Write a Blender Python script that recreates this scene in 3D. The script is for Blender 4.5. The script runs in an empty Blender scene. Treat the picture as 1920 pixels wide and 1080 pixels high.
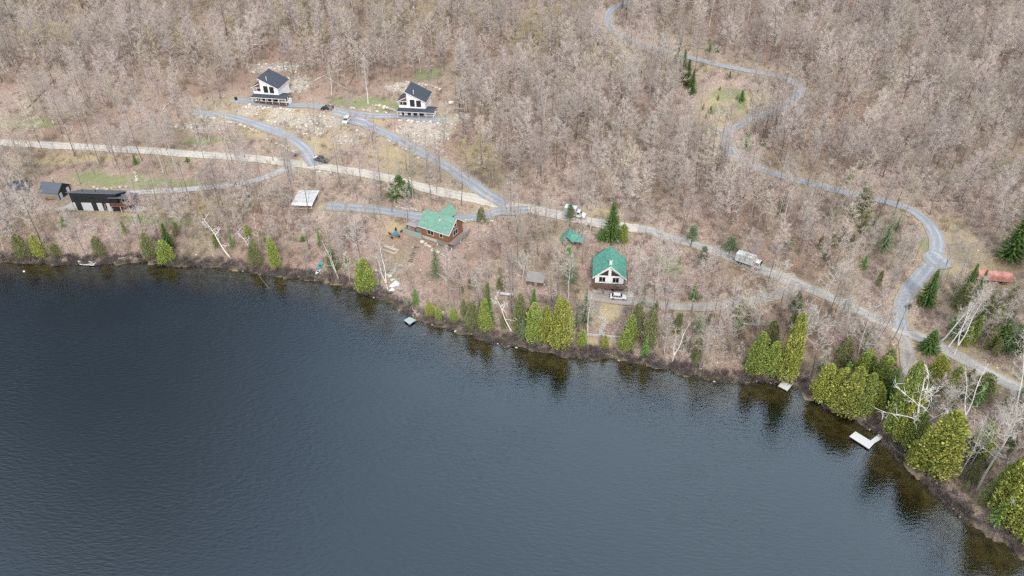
import bpy, math, random
import numpy as np
from mathutils import Vector, Matrix
S = bpy.context.scene
C = S.collection
R = math.radians
# ------------------------------------------------------------------ camera, world, sun, exposure
CAM_H, PITCH, FPX = 122.0, 36.0, 1378.0
cam = bpy.data.cameras.new('camera'); camo = bpy.data.objects.new('camera', cam); C.objects.link(camo)
cam.sensor_width = 36; cam.lens = 36 * FPX / 1920; cam.clip_start = 1; cam.clip_end = 6000
camo.location = (0, 0, CAM_H); camo.rotation_euler = (R(90 - PITCH), 0, 0)
S.camera = camo
SUN_EL, SUN_AZ = 37, 172          # degrees; azimuth clockwise from +Y (behind the camera, a little to the left)
w = bpy.data.worlds.new('World'); S.world = w; w.use_nodes = True
nt = w.node_tree; nt.nodes.clear()
def N(nt, t, **kw):
    n = nt.nodes.new(t)
    for k, v in kw.items():
        if k in n.inputs: n.inputs[k].default_value = v
        else: setattr(n, k, v)
    return n
out = N(nt, 'ShaderNodeOutputWorld'); bg = N(nt, 'ShaderNodeBackground'); bg.inputs["Strength"].default_value = 0.14
sky = N(nt, 'ShaderNodeTexSky'); sky.sky_type = 'NISHITA'; sky.sun_disc = False
sky.sun_elevation = R(SUN_EL); sky.sun_rotation = R(SUN_AZ); sky.altitude = 300; sky.air_density = 1.2; sky.dust_density = 1.5
tc = N(nt, 'ShaderNodeTexCoord')
mp = N(nt, 'ShaderNodeMapping'); mp.inputs['Scale'].default_value = (1.0, 1.0, 1.6); mp.inputs['Location'].default_value = (3.1, 0.4, 0.2)
cn = N(nt, 'ShaderNodeTexNoise', Scale=1.6, Detail=4.0, Roughness=0.5)
cr = N(nt, 'ShaderNodeMapRange'); cr.inputs['From Min'].default_value = 0.36; cr.inputs['From Max'].default_value = 0.60
cr.inputs['To Min'].default_value = 0.50; cr.inputs['To Max'].default_value = 0.92
mx = N(nt, 'ShaderNodeMix', data_type='RGBA'); mx.inputs['B'].default_value = (7.2, 7.5, 7.9, 1)
L = nt.links.new
L(tc.outputs['Generated'], mp.inputs['Vector']); L(mp.outputs[0], cn.inputs['Vector']); L(cn.outputs['Fac'], cr.inputs['Value'])
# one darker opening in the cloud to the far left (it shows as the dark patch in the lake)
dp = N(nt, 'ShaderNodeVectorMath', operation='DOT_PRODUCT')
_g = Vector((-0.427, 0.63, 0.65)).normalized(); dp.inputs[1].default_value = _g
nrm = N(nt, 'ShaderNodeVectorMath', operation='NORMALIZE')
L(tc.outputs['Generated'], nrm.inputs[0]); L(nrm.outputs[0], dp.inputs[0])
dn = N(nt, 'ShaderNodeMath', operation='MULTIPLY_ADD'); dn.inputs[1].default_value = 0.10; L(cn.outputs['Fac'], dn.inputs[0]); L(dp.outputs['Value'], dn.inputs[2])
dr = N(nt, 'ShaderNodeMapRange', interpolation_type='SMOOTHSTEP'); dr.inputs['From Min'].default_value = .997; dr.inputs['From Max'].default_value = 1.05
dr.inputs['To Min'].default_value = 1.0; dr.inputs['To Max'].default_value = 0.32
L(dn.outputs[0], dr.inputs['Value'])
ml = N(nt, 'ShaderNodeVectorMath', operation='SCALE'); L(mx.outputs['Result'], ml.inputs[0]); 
# unseen bright lobe added to the northern sky to lift the lake's reflection; duller elsewhere
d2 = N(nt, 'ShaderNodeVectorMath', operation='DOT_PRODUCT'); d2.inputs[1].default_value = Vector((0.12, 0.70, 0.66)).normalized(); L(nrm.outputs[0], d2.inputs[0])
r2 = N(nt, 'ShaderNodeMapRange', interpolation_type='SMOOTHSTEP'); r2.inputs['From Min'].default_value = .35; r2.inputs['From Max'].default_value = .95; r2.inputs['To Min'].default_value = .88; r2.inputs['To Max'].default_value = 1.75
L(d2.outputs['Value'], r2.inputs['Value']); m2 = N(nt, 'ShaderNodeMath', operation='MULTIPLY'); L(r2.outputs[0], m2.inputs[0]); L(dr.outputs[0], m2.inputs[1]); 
# unseen dimming added to the low northern sky, darkens the lake's reflection near shore
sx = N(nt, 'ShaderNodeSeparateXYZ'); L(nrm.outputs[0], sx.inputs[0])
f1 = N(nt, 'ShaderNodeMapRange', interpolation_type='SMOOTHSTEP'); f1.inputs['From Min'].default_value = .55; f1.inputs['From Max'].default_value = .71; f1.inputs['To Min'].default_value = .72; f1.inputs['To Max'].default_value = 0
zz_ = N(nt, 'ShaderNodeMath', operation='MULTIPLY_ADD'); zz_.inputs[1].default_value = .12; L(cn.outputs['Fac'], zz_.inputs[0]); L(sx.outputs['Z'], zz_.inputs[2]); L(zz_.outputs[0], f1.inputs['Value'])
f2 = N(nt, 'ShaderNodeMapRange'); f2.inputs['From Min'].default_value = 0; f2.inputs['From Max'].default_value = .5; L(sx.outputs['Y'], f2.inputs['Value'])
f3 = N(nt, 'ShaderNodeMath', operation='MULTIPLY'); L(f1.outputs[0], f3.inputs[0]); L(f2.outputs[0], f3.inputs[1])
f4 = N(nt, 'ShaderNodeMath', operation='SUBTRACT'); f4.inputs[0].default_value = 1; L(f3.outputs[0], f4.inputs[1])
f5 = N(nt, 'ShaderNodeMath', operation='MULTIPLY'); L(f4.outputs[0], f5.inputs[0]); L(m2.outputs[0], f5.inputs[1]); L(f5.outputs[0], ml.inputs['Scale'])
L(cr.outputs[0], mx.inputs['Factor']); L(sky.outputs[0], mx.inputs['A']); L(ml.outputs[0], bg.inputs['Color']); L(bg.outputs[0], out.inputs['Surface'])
sl = bpy.data.lights.new('sun', 'SUN'); sl.energy = 1.5; sl.angle = R(6); sl.color = (1, 0.95, 0.88)
so = bpy.data.objects.new('sun', sl); C.objects.link(so)
_d = Vector((math.sin(R(SUN_AZ)) * math.cos(R(SUN_EL)), math.cos(R(SUN_AZ)) * math.cos(R(SUN_EL)), math.sin(R(SUN_EL))))
so.rotation_euler = _d.to_track_quat('Z', 'Y').to_euler(); so.location = (-60, -100, 250)
S.view_settings.view_transform = 'Standard'; S.view_settings.look = 'None'; S.view_settings.exposure = 0.52; S.view_settings.gamma = 1
cy = S.cycles; cy.max_bounces = 5; cy.diffuse_bounces = 2; cy.glossy_bounces = 2; cy.transmission_bounces = 2
cy.transparent_max_bounces = 8; cy.volume_bounces = 0; cy.use_denoising = False; cy.pixel_filter_type = 'BLACKMAN_HARRIS'; cy.filter_width = 1.4; cy.caustics_reflective = False; cy.caustics_refractive = False
rnd = random.Random(7); rng = np.random.default_rng(11)

# ------------------------------------------------------------------ terrain mathematics
cp, sp_ = math.cos(R(PITCH)), math.sin(R(PITCH))
def raydir(u, v):
    x = (u - 960) / FPX; y = -(v - 540) / FPX
    return np.array([x, cp + y * sp_, -sp_ + y * cp])
def to_px(x, y, z):
    z = z - CAM_H
    dep = y * cp - z * sp_; up = y * sp_ + z * cp
    return 960 + FPX * x / dep, 540 - FPX * up / dep
def flat(u, v, z=0.0):
    d = raydir(u, v); t = (z - CAM_H) / d[2]; return d[0] * t, d[1] * t
SHORE = [(-40,489),(0,490),(60,492),(130,495),(200,494),(265,491),(330,497),(380,498),(430,502),(480,511),(530,518),(570,523),(610,528),(645,536),(680,547),(715,560),
 (745,575),(780,597),(800,606),(830,611),(870,624),(900,634),(940,645),(985,650),(1010,657),(1060,668),(1110,670),(1160,674),(1200,682),(1250,690),(1290,703),(1340,713),(1390,715),
 (1430,715),(1462,714),(1492,722),(1512,742),(1550,762),(1590,778),(1620,794),(1645,815),(1675,846),(1700,872),(1730,900),(1765,932),(1800,965),(1850,1000),(1900,1032),(1940,1055)]
SW = [flat(u, v) for u, v in SHORE]
SW = [(-1700, 60), (-700, 130), (-300, 178)] + SW + [(112, 66), (150, 30), (190, -60), (240, -700)]
SW = np.array(SW)
def shore_d(x, y):
    x = np.asarray(x, float); y = np.asarray(y, float)
    best = np.full(x.shape, 1e18); sg = np.ones(x.shape)
    for i in range(len(SW) - 1):
        a, b = SW[i], SW[i + 1]; e = b - a; l2 = e @ e
        t = np.clip(((x - a[0]) * e[0] + (y - a[1]) * e[1]) / l2, 0, 1)
        dx = x - a[0] - t * e[0]; dy = y - a[1] - t * e[1]; dd = dx * dx + dy * dy
        cr_ = e[0] * dy - e[1] * dx
        m = dd < best - 1e-9
        best = np.where(m, dd, best); sg = np.where(m, np.where(cr_ >= 0, 1.0, -1.0), sg)
    return np.sqrt(best) * sg
_ph = np.random.default_rng(5).uniform(0, 6.28, (40, 2)); _an = np.random.default_rng(6).uniform(0, 6.28, 40)
def wob(x, y, wl, k0, n=6):
    s = 0
    for k in range(k0, k0 + n):
        a = _an[k]; f = 2 * math.pi / (wl * (0.7 + 0.09 * (k % 7)))
        s = s + np.sin((x * math.cos(a) + y * math.sin(a)) * f + _ph[k, 0])
    return s / math.sqrt(n)
def base_h(x, y):
    d = shore_d(x, y) + 0.5 * wob(x, y, 7, 0) + 0.25 * wob(x, y, 2.6, 6)
    dl = np.maximum(d, 0)
    eff = np.where(dl < 150, dl, 150 + 130 * (1 - np.exp(-(dl - 150) / 130)))
    land = 0.7 * (1 - np.exp(-dl / 0.9)) + 0.18 * eff + np.clip(dl / 40, 0, 1) * (0.9 * wob(x, y, 48, 12)) + np.clip(dl / 15, 0, 1) * 0.16 * wob(x, y, 7, 20) + np.clip(dl / 10, 0, 1) * 0.07 * wob(x, y, 2.7, 27)
    dw = np.maximum(-d, 0)
    shelf = 7.5 + 3.5 * wob(x, y, 34, 30)
    shelf = np.maximum(shelf, 1.2)
    bed = -(0.04 + 0.10 * np.minimum(dw, shelf) + 0.55 * np.clip(dw - shelf, 0, 12) + 0.03 * np.clip(dw - shelf - 12, 0, 150)) + np.clip(dw, 0, 1) * 0.08 * wob(x, y, 3.2, 20)
    return np.where(d > 0, land, np.minimum(bed, -0.02))
def cast(u, v, hf):
    d = raydir(u, v); t = np.arange(60, 620, 1.0)
    P = d[None, :] * t[:, None]; z = P[:, 2] + CAM_H
    h = np.maximum(hf(P[:, 0], P[:, 1]), 0)
    i = np.argmax(z < h) if (z < h).any() else len(t) - 1
    a, b = t[max(i - 1, 0)], t[i]
    for _ in range(18):
        m = (a + b) / 2; q = d * m
        if q[2] + CAM_H < max(float(hf(np.array([q[0]]), np.array([q[1]]))[0]), 0): b = m
        else: a = m
    q = d * b
    return float(q[0]), float(q[1])
# roads: name, centreline in picture pixels, width (m), material key
ROADS = [
 ('gravel_road', [(-90,262),(0,268),(100,272),(200,278),(300,285),(400,292),(480,298),(560,308),(620,316),(700,328),(760,342),(820,356),(880,370),(930,384),(1000,394),(1060,405),(1120,415),(1200,432)], 5.4, 'road'),
 ('gravel_road', [(1196,431),(1260,448),(1330,468),(1400,495),(1460,517),(1520,542),(1580,567),(1640,594),(1700,625),(1760,655),(1820,684),(1880,712),(1980,762)], 4.7, 'road2'),
 ('upper_driveway', [(362,210),(385,213),(420,217),(460,226),(500,238),(540,256),(566,274),(582,292),(592,311)], 5.2, 'drive'),
 ('terrace_driveway', [(436,187),(470,192),(540,197),(600,201),(650,212),(700,217),(750,218),(800,223),(840,226)], 4.6, 'drive'),
 ('cottage_driveway', [(630,214),(660,224),(700,240),(740,258),(790,286),(840,316),(890,346),(925,368),(948,388)], 5.3, 'drive'),
 ('lower_left_driveway', [(552,316),(520,325),(480,337),(430,347),(380,354),(300,359),(240,362),(200,364)], 3.6, 'drive2'),
 ('log_house_driveway', [(612,388),(650,390),(700,392),(760,400),(810,408),(860,412),(910,408),(960,400),(990,396)], 5.2, 'drive'),
 ('switchback_road', [(1225,-12),(1185,2),(1155,12),(1140,30),(1150,58),(1200,84),(1250,98),(1290,107),(1340,119),(1400,131),(1450,141),(1485,150),(1500,164),(1494,184),(1465,203),(1420,220),(1380,238),(1362,256),(1366,276),(1390,300),(1430,320),(1490,340),(1560,355),(1620,368),(1680,382),(1718,398),(1744,424),(1757,455),(1750,485),(1728,515),(1703,548),(1690,578),(1690,618)], 4.3, 'drive'),
 ('turning_apron', [(1742,472),(1765,488),(1782,498)], 7.0, 'drive'),
 ('cottage_lane', [(1098,556),(1160,562),(1205,566),(1250,574),(1310,579),(1370,573),(1430,560),(1475,547),(1505,536)], 3.6, 'lane'),
 ('lake_track', [(1688,628),(1700,655),(1703,690),(1706,712)], 3.4, 'lane'),
 ('parking_apron', [(640,240),(668,232),(700,236)], 6.5, 'drive'),
]
def densify(pts, step=0.9):
    pts = np.array(pts); o = []
    n = len(pts)
    for i in range(n - 1):
        p0, p1, p2, p3 = pts[max(i-1,0)], pts[i], pts[i+1], pts[min(i+2,n-1)]
        k = max(2, int(np.linalg.norm(p2 - p1) / step))
        for j in range(k):
            t = j / k
            o.append(0.5 * ((2*p1) + (-p0+p2)*t + (2*p0-5*p1+4*p2-p3)*t*t + (-p0+3*p1-3*p2+p3)*t**3))
    o.append(pts[-1]); return np.array(o)
RW = []
for nm, px, wd, mk in ROADS:
    c = densify([cast(u, v, base_h) for u, v in px])
    z = base_h(c[:, 0], c[:, 1])
    k = 15; zz = np.convolve(np.pad(z, k, mode='edge'), np.ones(2*k+1)/(2*k+1), mode='valid')
    RW.append((nm, c, zz, wd, mk))
# flat building pads: name: (u, v of centre, radius x)
PADS = {'hA': (512, 182, 10.0, 6), 'hB': (790, 206, 10.0, 6), 'hC': (1143, 545, 7.5, 5), 'log': (826, 455, 7.5, 4), 'black': (190, 396, 8.5, 5), 'gab': (100, 375, 5.0, 3), 'red': (1858, 527, 6.0, 4), 'park': (1150, 558, 5.5, 3)}
PW = {}
for k, (u, v, r, bl) in PADS.items():
    x, y = cast(u, v, base_h); PW[k] = (x, y, float(base_h(np.array([x]), np.array([y]))[0]), r, bl)
x0, x1, y0, y1 = -270, 300, 36, 430
gx = np.concatenate([-np.array([2400,1900,1500,1200,950,780,640,540,460,400,360,330,310,295,284,276.]), np.arange(x0, x1 + .5, 1.0), np.array([306,316,332,355,390,440,520,640,800,1000,1300,1700,2400.])])
gy = np.concatenate([-np.array([900,500,250,120,60,20.]), np.array([0,15,26.]), np.arange(y0, y1 + .5, 1.0), np.array([436,448,466,500,560,650,800,1000,1400,2000,3000.])])
GX, GY = np.meshgrid(gx, gy)
GZ = base_h(GX, GY)
for k, (px_, py_, pz_, r, bl) in PW.items():
    dd = np.hypot(GX - px_, GY - py_); f = np.clip(1 - (dd - r) / bl, 0, 1); f = f * f * (3 - 2 * f)
    GZ = GZ * (1 - f) + pz_ * f
ROADD = np.full(GX.shape, 1e9)
i0 = np.searchsorted(gx, x0); i1 = np.searchsorted(gx, x1); j0 = np.searchsorted(gy, y0); j1 = np.searchsorted(gy, y1)
def gsample(A, x, y):
    i = np.clip(np.searchsorted(gx, x) - 1, 0, len(gx)-2); j = np.clip(np.searchsorted(gy, y) - 1, 0, len(gy)-2)
    a = (x - gx[i]) / (gx[i+1]-gx[i]); b = (y - gy[j]) / (gy[j+1]-gy[j])
    return A[j,i]*(1-a)*(1-b) + A[j,i+1]*a*(1-b) + A[j+1,i]*(1-a)*b + A[j+1,i+1]*a*b
for ri, (nm, c, zz, wd, mk) in enumerate(RW):
    if ri:
        pd = gsample(np.minimum(ROADD, 99), c[:,0], c[:,1]); f = np.clip(1 - (pd - 1.0) / 9.0, 0, 1); f = f*f*(3-2*f)
        zz = zz * (1 - f) + gsample(GZ, c[:,0], c[:,1]) * f; RW[ri] = (nm, c, zz, wd, mk)
    best = np.full(GX.shape, 1e9); bz = np.zeros(GX.shape)
    for i in range(len(c)):
        ia, ib = np.searchsorted(gx, [c[i,0]-12, c[i,0]+12]); ja, jb = np.searchsorted(gy, [c[i,1]-12, c[i,1]+12])
        dd = np.hypot(GX[ja:jb, ia:ib] - c[i,0], GY[ja:jb, ia:ib] - c[i,1]); m = dd < best[ja:jb, ia:ib]
        best[ja:jb, ia:ib][m] = dd[m]; bz[ja:jb, ia:ib][m] = zz[i]
    f = np.clip(1 - (best - wd/2 - 1.2) / 3.2, 0, 1); f = f*f*(3-2*f)
    f = f * np.clip((ROADD + .3) / 3.0, 0, 1) if ri else f
    m = best < 1e8
    GZ[m] = GZ[m] * (1 - f[m]) + bz[m] * f[m]
    ROADD = np.minimum(ROADD, best - wd / 2)
DZ, DR = GZ[j0:j1+1, i0:i1+1], ROADD[j0:j1+1, i0:i1+1]
def bil(A, x, y):
    fx = np.clip(np.asarray(x, float) - x0, 0, A.shape[1] - 1.001); fy = np.clip(np.asarray(y, float) - y0, 0, A.shape[0] - 1.001)
    i = fx.astype(int); j = fy.astype(int); a = fx - i; b = fy - j
    # same triangle split as the mesh (diagonal from lower left to upper right)
    z00, z10, z01, z11 = A[j, i], A[j, i+1], A[j+1, i], A[j+1, i+1]
    return np.where(a > b, z00 + a * (z10 - z00) + b * (z11 - z10), z00 + b * (z01 - z00) + a * (z11 - z01))
def hz(x, y): return bil(DZ, x, y)
def H(x, y): return float(hz(np.array([x]), np.array([y]))[0])
def rdist(x, y): return bil(np.minimum(DR, 50), x, y)
def P(u, v):
    x, y = cast(u, v, hz); return x, y, H(x, y)
def tall(x, y, z, vt):
    """height of a point above (x,y,z) that projects to picture row vt"""
    d = raydir(960, vt)
    # y' / (z'-H) constant along the row's plane
    zz = CAM_H + d[2] * (y / d[1]); return zz - z

# ------------------------------------------------------------------ materials
def new_mat(name):
    m = bpy.data.materials.new(name); m.use_nodes = True; nt = m.node_tree
    b = nt.nodes['Principled BSDF']; return m, nt, b
def mat(name, col, rough=0.8, var=0.15, scale=3.0, metal=0.0, col2=None, detail=3.0, bump=0.0, island=0.0, rand=0.0, stretch=None, spec=0.3):
    m, nt, b = new_mat(name); L = nt.links.new
    b.inputs['Roughness'].default_value = rough; b.inputs['Metallic'].default_value = metal; b.inputs['Specular IOR Level'].default_value = spec
    tc = N(nt, 'ShaderNodeTexCoord'); nz = N(nt, 'ShaderNodeTexNoise', Scale=scale, Detail=detail, Roughness=0.6)
    if stretch:
        mp = N(nt, 'ShaderNodeMapping'); mp.inputs['Scale'].default_value = stretch; L(tc.outputs['Object'], mp.inputs[0]); L(mp.outputs[0], nz.inputs['Vector'])
    else: L(tc.outputs['Object'], nz.inputs['Vector'])
    c2 = col2 or tuple(min(1, c * (1 + var)) for c in col); c1 = col if col2 else tuple(c * (1 - var) for c in col)
    mr = N(nt, 'ShaderNodeMapRange'); mr.inputs['From Min'].default_value = 0.32; mr.inputs['From Max'].default_value = 0.68; L(nz.outputs['Fac'], mr.inputs['Value'])
    mx = N(nt, 'ShaderNodeMix', data_type='RGBA'); mx.inputs['A'].default_value = (*c1, 1); mx.inputs['B'].default_value = (*c2, 1)
    L(mr.outputs[0], mx.inputs['Factor']); last = mx.outputs['Result']
    if island or rand:
        ge = N(nt, 'ShaderNodeNewGeometry'); oi = N(nt, 'ShaderNodeObjectInfo')
        a = N(nt, 'ShaderNodeMapRange'); a.inputs['To Min'].default_value = 1 - island; a.inputs['To Max'].default_value = 1 + island; L(ge.outputs['Random Per Island'], a.inputs['Value'])
        c = N(nt, 'ShaderNodeMapRange'); c.inputs['To Min'].default_value = 1 - rand; c.inputs['To Max'].default_value = 1 + rand; L(oi.outputs['Random'], c.inputs['Value'])
        mu = N(nt, 'ShaderNodeMath', operation='MULTIPLY'); L(a.outputs[0], mu.inputs[0]); L(c.outputs[0], mu.inputs[1])
        vs = N(nt, 'ShaderNodeVectorMath', operation='SCALE'); L(last, vs.inputs[0]); L(mu.outputs[0], vs.inputs['Scale']); last = vs.outputs[0]
    L(last, b.inputs['Base Color'])
    if bump:
        bp = N(nt, 'ShaderNodeBump', Strength=bump, Distance=0.1); L(nz.outputs['Fac'], bp.inputs['Height']); L(bp.outputs[0], b.inputs['Normal'])
    return m
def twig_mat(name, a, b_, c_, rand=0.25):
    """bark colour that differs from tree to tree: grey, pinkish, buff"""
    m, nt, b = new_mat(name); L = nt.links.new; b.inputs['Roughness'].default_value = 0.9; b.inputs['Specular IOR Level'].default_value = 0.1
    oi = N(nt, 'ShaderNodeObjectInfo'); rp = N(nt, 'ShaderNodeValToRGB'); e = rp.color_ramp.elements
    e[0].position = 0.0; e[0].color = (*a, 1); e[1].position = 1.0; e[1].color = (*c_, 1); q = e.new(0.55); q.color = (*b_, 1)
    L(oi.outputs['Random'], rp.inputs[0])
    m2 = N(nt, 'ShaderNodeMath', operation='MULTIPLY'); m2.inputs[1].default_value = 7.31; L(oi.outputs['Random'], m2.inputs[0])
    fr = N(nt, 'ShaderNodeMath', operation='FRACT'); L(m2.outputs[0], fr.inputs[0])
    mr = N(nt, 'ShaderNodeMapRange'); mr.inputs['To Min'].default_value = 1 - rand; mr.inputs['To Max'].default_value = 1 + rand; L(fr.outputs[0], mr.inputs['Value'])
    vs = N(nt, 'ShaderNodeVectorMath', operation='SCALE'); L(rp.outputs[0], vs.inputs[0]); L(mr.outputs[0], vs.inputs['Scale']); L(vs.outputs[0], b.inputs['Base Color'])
    return m
M = {}
M['twig'] = twig_mat('hardwood_twigs', (.54,.485,.45), (.52,.44,.405), (.56,.505,.41), 0.26)
M['bark'] = twig_mat('hardwood_bark', (.36,.33,.305), (.15,.13,.12), (.50,.47,.43), 0.3)
M['birchw'] = mat('birch_bark', (.88,.85,.80), .7, .1, 6, stretch=(1,1,3))
M['paletwig'] = mat('pale_twigs', (.55,.51,.46), .8, .1, 2, rand=.12)
M['budtwig'] = mat('budding_twigs', (.47,.40,.24), .8, .1, 2, rand=.15)
M['brush'] = twig_mat('brush_twigs', (.38,.30,.26), (.33,.25,.22), (.38,.34,.25), 0.2)
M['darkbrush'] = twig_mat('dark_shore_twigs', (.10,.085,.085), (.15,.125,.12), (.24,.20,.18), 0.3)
M['cedar'] = mat('cedar_sprays', (.25,.35,.085), .75, .3, .9, island=.4, rand=.12, col2=(.44,.48,.13))
M['cedar2'] = mat('golden_cedar_sprays', (.31,.36,.08), .75, .3, .8, island=.4, rand=.1, col2=(.52,.52,.13))
M['cedar3'] = mat('pale_cedar_sprays', (.20,.24,.09), .8, .3, .8, island=.35, rand=.1, col2=(.30,.29,.14))
M['spruce'] = mat('spruce_needles', (.055,.105,.028), .75, .25, 1.2, island=.45, rand=.12, col2=(.14,.22,.055))
M['spruce2'] = mat('young_spruce_needles', (.10,.20,.05), .75, .25, 1.2, island=.4, rand=.12, col2=(.19,.32,.08))
M['pine'] = mat('pine_needles', (.12,.17,.09), .75, .25, 1.2, island=.4, rand=.15, col2=(.22,.27,.16))
M['conbark'] = mat('conifer_bark', (.22,.19,.165), .9, .2, 5)
M['rock'] = mat('pale_granite', (.42,.37,.31), .9, .3, 1.3, rand=.38, bump=.3, col2=(.66,.61,.54))
M['log'] = mat('weathered_log', (.22,.18,.15), .9, .3, 2, rand=.35)
M['palelog'] = mat('bleached_log', (.60,.54,.46), .9, .2, 2, rand=.1)
M['white'] = mat('white_siding', (.88,.88,.88), .6, .03, 1.5)
M['trim'] = mat('white_trim', (.78,.77,.75), .5, .04, 3)
M['glass'] = mat('dark_glass', (.02,.022,.026), .12, .1, 2, spec=.8)
M['slate'] = mat('dark_shingles', (.060,.072,.092), .75, .16, 5, bump=.2, stretch=(1,1,1), detail=6)
M['blueroof'] = mat('blue_grey_shingles', (.11,.125,.15), .75, .15, 5, bump=.2, detail=6)
M['greenroof'] = mat('green_metal_roof', (.17,.33,.25), .55, .15, 1.2, spec=.5)
M['tealroof'] = mat('teal_metal_roof', (.07,.27,.21), .5, .2, 1.5, spec=.4, col2=(.17,.42,.34))
M['cedarwood'] = mat('stained_wood', (.23,.115,.075), .7, .2, 3, stretch=(1,1,8))
M['logwall'] = mat('red_log_wall', (.27,.125,.075), .7, .25, 2, stretch=(.4,.4,6), bump=.6)
M['greywood'] = mat('grey_timber', (.30,.28,.26), .85, .2, 3, stretch=(6,1,1))
M['brownwood'] = mat('brown_timber', (.15,.10,.085), .8, .2, 3)
M['deckwall'] = mat('grey_green_boards', (.33,.38,.34), .85, .2, 2.5, stretch=(8,8,.6))
M['black'] = mat('black_siding', (.025,.026,.03), .6, .2, 3, stretch=(5,5,.5))
M['panel'] = mat('grey_panel', (.52,.54,.56), .7, .06, 2)
M['stone'] = mat('foundation_stone', (.42,.41,.38), .9, .3, 3, bump=.5, col2=(.60,.58,.55))
M['concrete'] = mat('pale_concrete', (.50,.48,.45), .9, .12, 2)
M['tin'] = mat('old_white_tin', (.62,.63,.64), .5, .12, 1.2, col2=(.46,.45,.43))
M['mauve'] = mat('mauve_canopy', (.34,.30,.31), .8, .1, 2)
M['redmetal'] = mat('faded_red_metal', (.46,.17,.14), .7, .2, 1.2, col2=(.62,.32,.27))
M['tyre'] = mat('rubber', (.02,.02,.02), .8, .1, 3)
M['rim'] = mat('wheel_rim', (.45,.46,.47), .35, .1, 3, metal=.6)
M['carwhite'] = mat('white_paint', (.82,.82,.82), .25, .02, 2, spec=.6)
M['carblack'] = mat('black_paint', (.02,.02,.024), .22, .1, 2, spec=.6)
M['cargrey'] = mat('dark_grey_paint', (.07,.08,.10), .25, .1, 2, spec=.6)
M['redpaint'] = mat('red_paint', (.55,.05,.05), .5, .1, 2)
M['boxwhite'] = mat('box_panels', (.70,.73,.73), .5, .06, .8)
M['dockgrey'] = mat('pale_dock_boards', (.66,.66,.64), .7, .10, 2, stretch=(8,1,1))
M['dockgreen'] = mat('weathered_green_boards', (.36,.44,.40), .8, .12, 2, stretch=(8,1,1))
M['teal'] = mat('teal_plastic', (.05,.34,.30), .4, .1, 2)
M['orange'] = mat('orange_plastic', (.55,.22,.08), .5, .1, 2)
M['blue'] = mat('blue_plastic', (.03,.08,.32), .5, .1, 2)
M['bluetable'] = mat('blue_table_top', (.05,.25,.40), .5, .1, 2)
M['metalgrey'] = mat('galvanised_metal', (.45,.46,.47), .4, .1, 2, metal=.5)
M['polewood'] = mat('grey_pole_wood', (.36,.33,.30), .85, .15, 3)

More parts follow.
